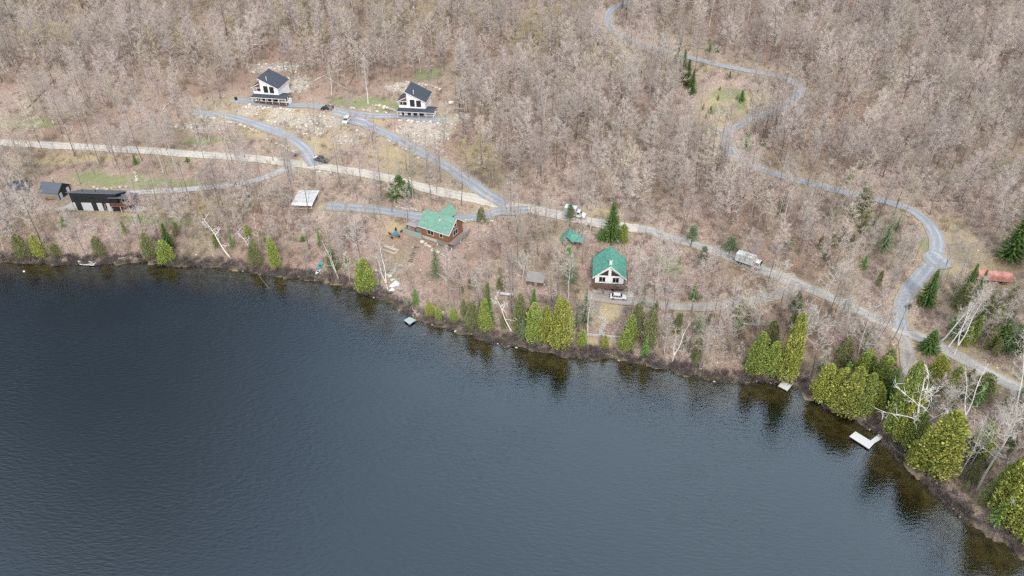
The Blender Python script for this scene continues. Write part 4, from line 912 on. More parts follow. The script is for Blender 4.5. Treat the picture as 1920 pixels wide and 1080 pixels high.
scatter('bare_forest', [(t[0], t[1], t[2] - .1, t[7], t[8], VK.index(t[6])) for t in rest], VM, label='leafless grey-brown hardwood forest covering the upper hillside')
# undergrowth
X, Y, Z, U, V, D_, RD, r_ = lattice(1.9, 9); ug = []
for x, y, z, u, v, d, rdd in zip(X, Y, Z, U, V, D_, RD):
    if rdd < .5 or clear(u, v): continue
    pr = .6 if v > 300 else .45
    if u < 860 and 130 < v < 340: pr = .26
    if r_.random() < pr: ug.append((x, y, z, r_.uniform(0, 6.28), r_.uniform(.5, 1.5), r_.integers(0, 6)))
BM = [bush(100 + i, 1.4 + .35 * (i % 4), 24).mesh('brush', 'brush') for i in range(6)]
scatter('undergrowth', ug, BM, label='low leafless brush and saplings over the forest floor')
# dark tangled brush along the water's edge
seg = np.diff(SW[3:-4], axis=0); sb = []
for i in range(3, len(SW) - 5):
    a, b = SW[i], SW[i+1]; l = np.linalg.norm(b - a); n_ = int(l * 7); nrm_ = np.array([-(b-a)[1], (b-a)[0]]) / l
    for k in range(n_):
        if rnd.random() < .22 + .2 * math.sin(i*1.7 + k*.05): continue
        p = a + (b - a) * rnd.random() + nrm_ * rnd.uniform(-.6, 2.6); z = max(H(p[0], p[1]), 0.0); sb.append((p[0], p[1], z, rnd.uniform(0, 6.28), rnd.uniform(.4, .95), rnd.randrange(5)))
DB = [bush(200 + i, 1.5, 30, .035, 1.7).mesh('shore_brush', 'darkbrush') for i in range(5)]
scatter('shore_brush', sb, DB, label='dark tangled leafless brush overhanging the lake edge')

# ------------------------------------------------------------------ buildings
def window(root, x0, x1, z0, z1, y, label=None, face='front', bars=1, name='window', frame='trim', t=.07):
    """a framed opening on the face y (front) or x (side, face='right'); frame with its pane as a sub-part"""
    f = MB(); p = MB(); w_ = .09
    def B(mb, a0, a1, c0, c1, d0, d1):
        if face == 'front': mb.box(a0, a1, y - d1, y - d0, c0, c1)
        elif face == 'right': mb.box(y + d0, y + d1, a0, a1, c0, c1)
        else: mb.box(y - d1, y - d0, a0, a1, c0, c1)
    B(f, x0, x1, z0, z0+w_, -.02, t); B(f, x0, x1, z1-w_, z1, -.02, t); B(f, x0, x0+w_, z0+w_, z1-w_, -.02, t); B(f, x1-w_, x1, z0+w_, z1-w_, -.02, t)
    for k in range(bars):
        c = x0 + (x1-x0)*(k+1)/(bars+1); B(f, c-.03, c+.03, z0+w_, z1-w_, -.02, t*.8)
    o = f.build(name, frame, root); B(p, x0+w_+.002, x1-w_-.002, z0+w_+.002, z1-w_-.002, -.01, .02); q = p.build('pane', 'glass', o)
    if label: o['label'] = label
    return o
def ribs(mb, a, b, c, d, n, h=.05, w_=.05):
    """raised seams running from edge ab to edge dc of a roof plane"""
    a, b, c, d = map(Vector, (a, b, c, d)); up = (b-a).cross(d-a).normalized(); up = up if up.z > 0 else -up
    for i in range(n + 1):
        t = i / n; mb.bar(a.lerp(b, t) + up*(h*.35), d.lerp(c, t) + up*(h*.35), w_, h)
def chalet(u, v, rot, label):
    x, y, z = P(u, v); rt = empty('chalet', (x, y, z - .05), R(rot), label, 'house', 'white chalets with dark slanted roofs')
    # local frame: x along the front, y back, z up; origin at the front left ground corner of the lower storey
    w_ = MB(); w_.box(3.0, 9.8, 0, 9.5, -.8, 2.7); w_.box(0, 3.0, .0, 6.0, -.8, 2.7); w_.build('lower_wall', 'white', rt)
    up = MB().prism([(3.0, 2.72), (9.8, 2.72), (9.8, 5.6), (3.0, 8.9)], 0, 9.5); up.build('upper_wall', 'white', rt)
    rf = MB(); k = (8.9-5.6)/6.8
    rf.slab([(2.6, -.55, 8.9+.4*k+.05), (10.25, -.55, 5.6-.45*k+.05), (10.25, 10.0, 5.6-.45*k+.05), (2.6, 10.0, 8.9+.4*k+.05)], .22); ro = rf.build('main_roof', 'slate', rt)
    ch = MB().tube([(5.4, 1.3, 7.6), (5.4, 1.3, 9.0)], .12, 8).tube([(5.4,1.3,9.0),(5.4,1.3,9.15)], .2, 8); ch.build('chimney_pipe', 'trim', ro)
    fl = MB(); fl.bar((2.6, -.58, 9.02), (10.25, -.58, 5.31), .05, .26); fl.bar((10.28, -.55, 5.3), (10.28, 10, 5.3), .05, .24); fl.build('fascia', 'trim', ro)
    # left balcony wing
    pr = MB(); pr.box(0, 3.0, 0, .12, 2.72, 3.95); pr.box(0, .12, .12, 5.9, 2.72, 3.95); pr.build('balcony_parapet', 'white', rt)
    ps = MB(); ps.box(0, .16, 0, .16, 3.96, 5.3); ps.box(1.45, 1.6, 0, .14, 3.96, 5.15); ps.box(0, 2.98, 0, .14, 5.16, 5.36); ps.box(0, .14, 5.7, 5.84, 3.96, 5.3); ps.build('balcony_post', 'trim', rt)
    MB().box(.2, 2.98, 2.6, 2.75, 2.74, 5.9).build('balcony_back_wall', 'cedarwood', rt); MB().prism([(.05, 5.38), (2.98, 5.38), (2.98, 6.9), (.05, 5.5)], .04, .12).build('gable_boards', 'cedarwood', rt)
    wr = MB().slab([(-.55, -.5, 5.35), (2.98, -.5, 7.05), (2.98, 6.3, 7.05), (-.55, 6.3, 5.35)], .16); wro = wr.build('wing_roof', 'slate', rt)
    MB().bar((-.55, -.52, 5.3), (2.98, -.52, 7.0), .05, .22).build('fascia', 'trim', wro)
    # skirt roof over the porch, running past the right side
    sk = MB(); sk.slab([(-.5, -2.0, 2.35), (13.4, -2.0, 2.35), (13.0, -.06, 3.0), (-.1, -.06, 3.0)], .16); sk.slab([(9.86, -.08, 3.03), (12.95, -.08, 3.03), (13.4, 3.6, 2.4), (9.86, 3.6, 2.5)], .15); sko = sk.build('porch_roof', 'slate', rt)
    MB().box(-.5, 13.4, -2.06, -2.02, 2.12, 2.32).build('fascia', 'trim', sko)
    for px in (-.2, 2.3, 5.0, 7.6, 10.2, 12.9): MB().box(px, px+.14, -1.85, -1.73, -.3, 2.15).build('porch_post', 'trim', rt)
    dk = MB(); dk.box(-.3, 13.2, -1.95, -.02, -.1, .15); dk.build('porch_deck', 'brownwood', rt)
    rl = MB(); rl.box(-.06, 10.2, -1.9, -1.86, .8, .88)
    for i in range(26): rl.box(-.05+i*.4, -.02+i*.4, -1.9, -1.86, .16, .8)
    rl.build('railing', 'brownwood', rt)
    sc = MB(); sc.box(10.0, 13.0, .1, 3.2, -.8, .9); sc.box(12.85, 13.0, .1, .25, .9, 2.3); sc.box(10.0, 10.12, 3.0, 3.2, .9, 2.4); sc.build('side_porch_wall', 'white', rt); MB().box(10.15, 12.84, .3, .36, .92, 2.28).build('side_porch_screen', 'glass', rt)
    window(rt, 4.2, 5.9, 3.6, 6.1, 0, 'tall dark left window', bars=1, frame='black'); window(rt, 6.5, 8.2, 3.55, 5.9, 0, 'tall dark right window', bars=1, frame='black')
    for a, b in ((3.0, 4.1), (5.2, 6.3), (7.2, 8.8)): window(rt, a, b+.15, .35, 2.05, 0, bars=0, frame='black')
    dd = MB().box(.9, 1.9, -.05, .02, .15, 2.15).build('door', 'black', rt); MB().box(1.72, 1.78, -.12, -.06, 1.0, 1.2).build('handle', 'metalgrey', dd)
    window(rt, 5.2, 6.9, 4.7, 5.05, 9.8, face='right', bars=0, frame='black'); window(rt, .8, 1.6, 3.3, 4.4, 9.8, face='right', bars=0) if False else None
    return rt
HA = chalet(479, 189.5, -9, 'white chalet with dark slanted roof at the left end of the terrace driveway')
HB = chalet(749.5, 216, -7, 'white chalet with dark slanted roof above the pale boulder bank, right of the other chalet')

# white cottage with green gable roof
x, y, z = P(1114, 551); hc = empty('green_roof_cottage', (x, y, z - .05), R(-6), 'white-fronted cottage with bright green gable roof above the parked white car', 'house')
W_, D2_, e, ap = 7.6, 9.0, 4.9, 8.2
MB().box(0, W_, 1.9, D2_+1.9, -1.0, 2.45).build('lower_wall', 'brownwood', hc)
MB().prism([(0, 2.47), (W_, 2.47), (W_, e), (W_/2, ap-.1), (0, e)], 1.9, D2_+1.9).build('upper_wall', 'white', hc)
sl_ = (ap - e) / (W_/2); ov = .75
for s, nm in ((-1, 'left'), (1, 'right')):
    ex = W_/2 + s * (W_/2 + ov); ez = e - ov*sl_ + .14; a = (ex, 1.2, ez); b = (ex, D2_+2.3, ez); c = (W_/2, D2_+2.3, ap+.14); d = (W_/2, 1.2, ap+.14)
    m_ = MB().slab([a, b, c, d], .16); ribs(m_, a, b, c, d, 22); ro = m_.build('roof_slope', 'tealroof', hc)
    MB().bar((ex, 1.15, ez-.05), (W_/2, 1.15, ap+.1), .08, .26).build('fascia', 'trim', ro)
chm = MB().box(W_/2-.35, W_/2+.35, 2.3, 3.0, ap-.6, ap+1.25).build('chimney', 'trim', hc); MB().tube([(W_/2, 2.65, ap+1.25), (W_/2, 2.65, ap+1.55)], .2, 8).build('flue', 'black', chm)
f = MB(); pn = MB()
for s in (-1, 1):
    cx = W_/2 + s*.3; q = [(cx, 4.95), (cx + s*2.75, 4.95), (cx, 4.95 + 2.75*sl_*.88)]; f.prism(q, 1.83, 1.92); m0 = [(cx + s*.1, 5.04), (cx + s*2.5, 5.04), (cx + s*.1, 4.92 + 2.55*sl_*.88)]; pn.prism(m0, 1.79, 1.825)
fo = f.build('gable_window', 'trim', hc); pn.build('pane', 'glass', fo)
window(hc, 1.0, 2.8, 2.8, 4.5, 1.9, bars=1); window(hc, 4.6, 6.4, 2.8, 4.5, 1.9, bars=1, t=.075)
dk = MB().box(-.5, W_+1.2, -.2, 1.88, 2.25, 2.45).box(W_+.05, W_+1.3, 1.88, D2_, 2.25, 2.45).build('balcony_deck', 'brownwood', hc)
rl = MB().box(-.5, W_+1.25, -.22, -.15, 3.35, 3.45)
for i in range(64): rl.box(-.45+i*.14, -.36+i*.14, -.2, -.16, 2.47, 3.35)
rl.build('balcony_railing', 'brownwood', hc)
for px in (-.4, 2.4, 5.2, W_+1.0): MB().box(px, px+.16, -.1, .06, -.9, 2.23).build('balcony_post', 'brownwood', hc)
window(hc, 1.0, 2.6, .4, 1.9, 1.9, bars=1); dd = MB().box(4.6, 5.6, 1.83, 1.92, -.02, 2.0).build('door', 'black', hc); MB().box(5.4, 5.46, 1.77, 1.82, .95, 1.12).build('handle', 'metalgrey', dd)
x, y, z = P(1152, 556); pt = empty('terrace', (x, y, z), R(-6), 'pale paved terrace under the white car in front of the green-roofed cottage', 'terrace')
MB().box(-5.8, 5.2, -1.9, 3.4, -.8, .07).build('paving', 'concrete', pt, bevel=.03); MB().box(-5.8, 5.2, -2.15, -1.93, -1.0, .16).build('retaining_edge', 'stone', pt)
# timber steps down the lawn
def steps(name, px, w_, label, mt='greywood', cat='steps', n=14):
    pts = [P(u, v) for u, v in px]; seg = []
    L_ = sum(math.dist(pts[i][:2], pts[i+1][:2]) for i in range(len(pts)-1)); o = empty(name, pts[0], 0, label, cat)
    for i in range(n):
        s = L_ * (i+.5) / n
        for j in range(len(pts)-1):
            l = math.dist(pts[j][:2], pts[j+1][:2])
            if s <= l: break
            s -= l
        t = min(1, s / l); X_ = pts[j][0] + (pts[j+1][0]-pts[j][0])*t; Y_ = pts[j][1] + (pts[j+1][1]-pts[j][1])*t; a = math.atan2(pts[j+1][1]-pts[j][1], pts[j+1][0]-pts[j][0]) + math.pi/2
        c, s_ = math.cos(a), math.sin(a); zz = H(X_, Y_); mb = MB(); mb.box(-w_/2, w_/2, -.16, .16, -.2, .17); mb.v = [(X_ - pts[0][0] + c*p - s_*q, Y_ - pts[0][1] + s_*p + c*q, zz - pts[0][2] + r_z) for p, q, r_z in mb.v]; mb.build('step', mt, o)
    return o
steps('timber_steps', [(1119,566),(1118,580),(1119,592)], 1.5, 'straight timber steps dropping from the terrace of the green-roofed cottage', n=9)
steps('stone_steps', [(1122,594),(1136,600),(1134,608),(1127,616),(1128,630)], 1.3, 'curving stone steps on the lawn below the straight timber steps', 'stone', n=13)
steps('log_steps', [(782,461),(777,476),(769,492)], 1.5, 'timber steps down the bank below the log house deck', 'log', n=10)
steps('stone_steps', [(753,497),(742,503),(733,515)], 1.0, 'pale stone steps between the garden beds and the white tarpaulin', 'stone', n=9)
steps('stone_steps', [(256,402),(253,414),(251,424)], 1.2, 'stone steps below the grey terrace of the black-sided house', 'stone', n=8)

# red-brown log house with light green roof
x, y, z = P(842, 462); lh = empty('log_house', (x, y, z), R(-30), 'red-brown log house with light green metal roof beside the blue-grey driveway', 'house')
# local: front right lower corner near origin: x from -9.6 to 0 along the lake front, y back
Wl, Dl, e, ap = 9.8, 7.6, 4.6, 7.6
MB().box(-Wl, 0, 0, Dl, -2.0, 1.0).build('foundation', 'stone', lh)
MB().prism([(0, 1.02), (Dl, 1.02), (Dl, e), (Dl/2, ap-.1), (0, e)], -Wl+.05, -.05, 'x').build('log_wall', 'logwall', lh)
sl_ = (ap-e)/(Dl/2); ov = .7
for s in (-1, 1):
    ey = Dl/2 + s*(Dl/2+ov); ez = e - ov*sl_ + .14; a = (-Wl-.7, ey, ez); b = (.7, ey, ez); c = (.7, Dl/2, ap+.14); d = (-Wl-.7, Dl/2, ap+.14)
    m_ = MB().slab([a, b, c, d], .15); ribs(m_, a, b, c, d, 26, .04, .04); ro = m_.build('roof_slope', 'greenroof', lh); MB().bar((.72, ey, ez-.05), (.72, Dl/2, ap+.08), .06, .24).bar((-Wl-.7, ey-.02*s*-1, ez-.08), (.7, ey, ez-.08), .05, .2).build('fascia', 'trim', ro)
    if s < 0: pp = MB().tube([(-4.4, 2.3, 6.2), (-4.4, 2.3, 8.0)], .13, 8).build('stove_pipe', 'metalgrey', ro); MB().tube([(-4.4, 2.3, 6.0), (-4.4, 2.3, 6.7)], .28, 8).build('pipe_collar', 'trim', pp)
# rear cross gable
MB().prism([(-8.2, 1.0), (-4.4, 1.0), (-4.4, 5.3), (-6.3, 7.0), (-8.2, 5.3)], Dl-2.5, Dl+2.0).build('rear_wing_wall', 'logwall', lh)
for s in (-1, 1): m_ = MB().slab([(-6.3+s*2.5, 4.4, 5.0), (-6.3+s*2.5, Dl+3.2, 5.0), (-6.3, Dl+3.2, 7.3), (-6.3, 4.4, 7.3)], .14); m_.build('rear_roof_slope', 'greenroof', lh)
MB().slab([(-Wl-2.8, 2.6, 3.4), (-Wl-2.8, Dl+.5, 3.4), (-Wl-.1, Dl+.5, 5.0), (-Wl-.1, 2.6, 5.0)], .14).build('porch_roof', 'greenroof', lh)
for py in (2.8, Dl+.2): MB().box(-Wl-2.7, -Wl-2.54, py, py+.16, -1.0, 3.3).build('porch_post', 'brownwood', lh)
window(lh, -7.6, -5.2, 2.0, 3.9, 0, bars=1); window(lh, -3.2, -2.0, 2.2, 3.6, 0, bars=0); window(lh, 2.4, 4.9, 2.1, 3.9, -.05, face='right', bars=1); window(lh, 3.1, 4.4, 4.7, 5.9, -.05, face='right', bars=0)
MB().box(.0, 1.9, -1.2, 9, .78, 1.0).box(-3.5, 1.9, -1.3, -.02, .78, 1.0).build('side_deck', 'greywood', lh)
rl = MB().box(1.82, 1.9, -1.3, 9, 1.9, 2.0).box(-3.5, 1.82, -1.3, -1.22, 1.9, 2.0)
for i in range(52): rl.box(1.83, 1.88, -1.2+i*.2, -1.16+i*.2, 1.0, 1.9)
for i in range(27): rl.box(-3.45+i*.2, -3.41+i*.2, -1.29, -1.24, 1.0, 1.9)
rl.build('side_railing', 'greywood', lh)
for q in ((1.7, -1.2), (1.7, 3.5), (1.7, 8.6), (-3.3, -1.2)): MB().box(q[0]-.1, q[0]+.1, q[1]-.1, q[1]+.1, -2.2, .76).build('deck_post', 'trim', lh)
# left deck with boarded skirt and canopy
dk = MB().box(-15.6, -Wl-.1, -.8, 3.6, .75, 1.0).build('left_deck', 'greywood', lh)
sk = MB().box(-15.6, -Wl+.6, -.95, -.83, -1.8, 1.9).box(-15.75, -15.63, -.8, 3.6, -1.8, 1.9).build('deck_boards', 'deckwall', lh)
x2, y2 = lh.matrix_basis @ Vector((-13.2, 1.6, 0)), 0
gz = empty('gazebo', lh.matrix_basis @ Vector((-13.4, 1.6, 1.0)), R(-30), 'small mauve-roofed gazebo standing on the left deck of the log house', 'gazebo')
for a in (-1.5, 1.5):
    for b in (-1.5, 1.5): MB().box(a-.06, a+.06, b-.06, b+.06, 0, 2.1).build('post', 'black', gz)
g = MB(); R_, hh = 1.95, .95; c4 = [(-R_,-R_,2.1),(R_,-R_,2.1),(R_,R_,2.1),(-R_,R_,2.1)]; t4 = [(-.5,-.5,2.1+hh*.8),(.5,-.5,2.1+hh*.8),(.5,.5,2.1+hh*.8),(-.5,.5,2.1+hh*.8)]
for i in range(4): j = (i+1) % 4; g.slab([c4[i], c4[j], t4[j], t4[i]], .05)
cn_ = g.build('canopy', 'mauve', gz); g = MB(); t5 = [(a*1.5, b*1.5, 3.0) for a, b in ((-.5,-.5),(.5,-.5),(.5,.5),(-.5,.5))]; n = len(g.v); g.v += t5 + [(0,0,3.45)]; g.f += [(0,1,4),(1,2,4),(2,3,4),(3,0,4),(3,2,1,0)]; g.build('vent_cap', 'mauve', cn_)

# black-sided house with grey panels (far left)
x, y, z = P(141, 394); bh = empty('black_house', (x, y, z - .05), R(-3.0), 'long black-sided house with pale panels and brown balcony on the left bank', 'house')
MB().prism([(0, -1.2), (6.2, -1.2), (6.2, 3.9), (0, 6.3)], 0, 15.0, 'x').build('wall', 'black', bh)
rf = MB().slab([(-.5, -.6, 6.72), (15.6, -.6, 6.72), (15.6, 6.7, 3.9), (-.5, 6.7, 3.9)], .18).build('roof', 'blueroof', bh)
for px in (3.4, 7.6): MB().tube([(px, 2, 5.4), (px, 2, 6.6)], .1, 6).build('vent_pipe', 'black', rf)
for a, b in ((2.9, 6.2), (7.9, 9.6), (11.0, 12.1), (.2, .9)): MB().box(a, b, -.06, .01, -.3, 2.9).build('pale_panel', 'panel', bh)
for a, b in ((1.0, 2.6), (3.6, 5.4), (6.2, 8.0), (8.8, 10.6), (11.4, 12.6)): window(bh, a, b, 3.5, 5.1, 0, bars=1, frame='black')
MB().box(13.0, 19.0, -1.4, 4.0, 2.5, 2.75).build('balcony_deck', 'cedarwood', bh)
rl = MB().box(13.0, 19.0, -1.45, -1.36, 3.6, 3.7).box(18.95, 19.03, -1.36, 4.0, 3.6, 3.7)
for i in range(30): rl.box(13.02+i*.2, 13.07+i*.2, -1.43, -1.38, 2.75, 3.6)
rl.build('balcony_railing', 'cedarwood', bh)
for a in (13.1, 16.0, 18.8): MB().box(a, a+.18, -1.35, -1.17, -1.0, 2.5).build('balcony_post', 'panel', bh)
for a in (13.1, 18.8): MB().box(a, a+.14, -1.3, -1.16, 2.76, 5.3).build('roof_post', 'black', bh)
MB().box(15.02, 18.6, 1.0, 4.6, -1.0, 4.1).build('rear_wall', 'brownwood', bh); window(bh, 15.8, 17.6, 2.9, 4.0, 1.0, bars=1, frame='trim')
MB().slab([(13.2, -1.7, 5.75), (19.4, -1.7, 5.75), (19.4, 5.2, 3.95), (15.62, 5.2, 3.95), (15.62, -.62, 5.47), (13.2, -.62, 5.47)], .14).build('balcony_roof', 'blueroof', bh)
x, y, z = P(258, 388); te = empty('terrace', (x, y, z), R(-6), 'square grey paved terrace at the right end of the black-sided house', 'terrace'); MB().box(-3.0, 3.0, -2.6, 2.8, -.6, .12).build('paving', 'concrete', te, bevel=.04); MB().box(-3.0, 3.0, -2.85, -2.63, -.8, .25).build('stone_edge', 'stone', te)
x, y, z = P(127, 385); te = empty('terrace', (x, y, z), R(12), 'grey gravelled terrace between the black-sided house and its gabled outbuilding', 'terrace'); MB().box(-3.2, 2.6, -2.0, 3.0, -.6, .1).build('paving', 'concrete', te, bevel=.04); MB().box(-3.2, 2.6, -2.25, -2.03, -.8, .2).build('stone_edge', 'stone', te)
# gabled outbuilding
x, y, z = P(79, 372); gb = empty('outbuilding', (x, y, z - .05), R(-9), 'grey outbuilding with blue-grey gable roof left of the long black-sided house', 'outbuilding')
MB().prism([(0, -.8), (5.8, -.8), (5.8, 2.7), (2.9, 4.6), (0, 2.7)], 0, 6.4, 'x').build('wall', 'greywood', gb)
for s in (-1, 1): ey = 2.9 + s*3.4; ez = 2.7-.5*.655+.1; MB().slab([(-.4, ey, ez), (6.8, ey, ez), (6.8, 2.9, 4.72), (-.4, 2.9, 4.72)], .16).build('roof_slope', 'blueroof', gb)
MB().prism([(.02, 0), (5.78, 0), (5.78, 2.68), (2.9, 4.55), (.02, 2.68)], 6.41, 6.5, 'x').build('gable_boards', 'black', gb)
MB().box(6.505, 6.56, .4, 1.5, .0, 2.1).build('door', 'panel', gb); MB().box(6.505, 6.56, 3.9, 5.1, .0, 2.3).build('door', 'panel', gb); MB().tube([(3.2, 3.6, 4.2), (3.2, 3.6, 5.1)], .12, 6).build('chimney_pipe', 'black', gb)
# older dark shed further left
x, y, z = P(25, 368); sh = empty('old_shed', (x, y, z - .05), R(28), 'dark weathered shed among bare trees at the far left', 'shed')
MB().prism([(0, -.8), (4.6, -.8), (4.6, 2.2), (2.3, 3.9), (0, 2.2)], 0, 4.6, 'x').build('wall', 'greywood', sh)
for s in (-1, 1): ey = 2.3 + s*2.7; MB().slab([(-.3, ey, 2.05), (4.9, ey, 2.05), (4.9, 2.3, 4.02), (-.3, 2.3, 4.02)], .12).build('roof_slope', 'slate', sh)
MB().box(1.2, 2.2, -.06, .0, -.1, 1.9).build('door', 'brownwood', sh)

# white tin shelter
x, y, z = P(552, 389); ts = empty('tin_shelter', (x, y, z), R(-4), 'open shelter with slanted white tin roof in the woods below the pale road', 'shelter')
a, b, c, d = (-.2, -.4, 2.0), (6.4, -.4, 2.0), (7.0, 5.6, 3.3), (.4, 5.6, 3.3)
m_ = MB().slab([a, b, c, d], .06); ribs(m_, a, b, c, d, 14, .035, .04); m_.build('roof', 'tin', ts); MB().slab([(-.3, -1.5, 1.65), (6.35, -1.5, 1.65), (6.42, -.42, 2.04), (-.25, -.42, 2.04)], .05).build('lower_roof_sheet', 'trim', ts)
for q in ((.1, -1.2, 1.65), (6.0, -1.2, 1.65), (.7, 5.2, 3.2), (6.6, 5.2, 3.2)): MB().box(q[0]-.08, q[0]+.08, q[1]-.08, q[1]+.08, -.8, q[2]-.05).build('post', 'palelog', ts)
MB().box(.8, 6.5, 5.1, 5.2, -.5, 3.05).build('back_wall', 'greywood', ts); MB().bar((.1, -1.3, .5), (6.0, -1.3, .5), .1, .15).build('front_beam', 'palelog', ts)
# teal-roofed shed
x, y, z = P(1054, 461); tsd = empty('teal_roof_shed', (x, y, z), R(-14), 'little brown shed with teal gable roofs left of the tall dark spruce', 'shed')
MB().prism([(0, -.6), (2.8, -.6), (2.8, 2.0), (1.4, 3.3), (0, 2.0)], 0, 4.0).box(2.82, 5.4, .8, 3.6, -.6, 2.0).build('wall', 'brownwood', tsd)
for s in (-1, 1): MB().slab([(1.4+s*1.85, -.5, 1.7), (1.4+s*1.85, 4.4, 1.7), (1.4, 4.4, 3.5), (1.4, -.5, 3.5)], .1).build('roof_slope', 'tealroof', tsd)
for s in (-1, 1): MB().slab([(2.3, 2.2+s*1.9, 1.75), (5.8, 2.2+s*1.9, 1.75), (5.8, 2.2, 3.0), (2.3, 2.2, 3.0)], .1).build('wing_roof_slope', 'tealroof', tsd)
MB().box(.9, 1.8, -.06, .0, -.1, 1.8).build('door', 'greywood', tsd)
# weathered hut
x, y, z = P(987, 533); hu = empty('weathered_hut', (x, y, z), R(-14), 'low hut with slanted grey board roof behind the lakeside cedar grove', 'shed')
MB().prism([(0, -.6), (2.8, -.6), (2.8, 2.1), (0, 1.4)], 0, 4.4, 'x').build('wall', 'brownwood', hu); a, b, c, d = (-.3, -.4, 1.42), (4.8, -.4, 1.42), (4.8, 3.2, 2.35), (-.3, 3.2, 2.35); m_ = MB().slab([a, b, c, d], .08); m_.build('roof', 'greywood', hu)
MB().box(2.2, 3.0, -.05, .0, 0, 1.2).build('door', 'greywood', hu)
# red trailer with a rounded roof
x, y, z = P(1858, 527); rtr = empty('red_trailer', (x, y, z), R(-11), 'faded red round-topped trailer parked in dry grass above the white birch clump', 'trailer')
pf = [(-1.25, .9)] + [(-1.25*math.cos(t), 2.0 + 1.0*math.sin(t)) for t in [math.pi*i/10 for i in range(11)]] + [(1.25, .9)]
MB().prism(pf, -4.0, 4.0, 'x').build('body', 'redmetal', rtr, bevel=.04)
for a in (-2.5, -.5, 1.5, 3.4): MB().prism([(p*1.02, 2.0+(q-2.0)*1.03 if q > 2 else q) for p, q in pf], a, a+.09, 'x').build('rib', 'redmetal', rtr)
MB().box(-4.0, 4.0, -1.1, 1.1, .65, .88).build('chassis', 'black', rtr); MB().box(-4.06, -4.01, -.9, .9, 1.0, 2.4).build('door', 'brownwood', rtr)
for a in (-2.6, -1.6, 2.4):
    for s in (-1, 1): w0 = MB().tube([(a, s*.9, .42), (a, s*1.18, .42)], .45, 14).build('wheel', 'tyre', rtr); MB().tube([(a, s*1.16, .42), (a, s*1.2, .42)], .2, 10).build('rim', 'rim', w0)

# ------------------------------------------------------------------ vehicles
def wheels(rt, xs, hw, r, wd=.22):
    for a in xs:
        for s in (-1, 1):
            w0 = MB().tube([(a, s*(hw-wd), r), (a, s*hw, r)], r, 14).build('wheel', 'tyre', rt); MB().tube([(a, s*(hw-.02), r), (a, s*(hw+.015), r)], r*.58, 10).build('rim', 'rim', w0)
def car(loc, rz, paint, label, kind='suv', group=None, name='parked_car'):
    rt = empty(name, loc, rz, label, 'car', group); L_, hw = (4.7, .93) if kind == 'suv' else (4.4, .88); h1, h2 = (1.0, 1.68) if kind == 'suv' else (.88, 1.42)
    b = MB(); X0, X1 = -L_/2, L_/2
    prof = [(X0+.05, .35), (X0, .6), (X0+.08, h1), (X1-1.25, h1), (X1-.25, h1-.14), (X1, .62), (X1-.06, .35)]
    b.prism(prof, -hw, hw); b.build('body', paint, rt, bevel=.09)
    ca = MB(); r0, r1 = (X0+.25, X1-1.75) if kind == 'suv' else (X0+.95, X1-1.75); f0, f1 = (X0+.1, X1-1.15) if kind == 'suv' else (X0+.45, X1-1.15)
    n = 0; ca.v = [(f0,-hw+.04,h1),(f1,-hw+.04,h1),(f1,hw-.04,h1),(f0,hw-.04,h1),(r0,-hw+.22,h2-.06),(r1,-hw+.22,h2-.06),(r1,hw-.22,h2-.06),(r0,hw-.22,h2-.06)]; ca.f = [(3,2,1,0),(4,5,6,7),(0,1,5,4),(1,2,6,5),(2,3,7,6),(3,0,4,7)]
    gl_ = ca.build('windows', 'glass', rt)
    rf = MB().box(r0-.04, r1+.04, -hw+.2, hw-.2, h2-.06, h2); rf.build('roof', paint, rt, bevel=.03)
    pl = MB()
    for s in (-1, 1):
        for t in (0, .36, .68, 1): a = f0 + (f1-f0)*t; c = r0 + (r1-r0)*t; pl.bar((a, s*(hw-.035), h1), (c, s*(hw-.21), h2-.03), .07, .05)
    pl.build('pillars', paint, rt)
    wheels(rt, (X0+.85, X1-.85), hw+.02, .34)
    for s in (-1, 1):
        MB().box(X1-.12, X1+.01, s*(hw-.28)-.16, s*(hw-.28)+.16, .62, .76).build('headlight', 'trim', rt); MB().box(X0-.01, X0+.08, s*(hw-.2)-.13, s*(hw-.2)+.13, .68, .9).build('tail_light', 'redpaint', rt)
    return rt
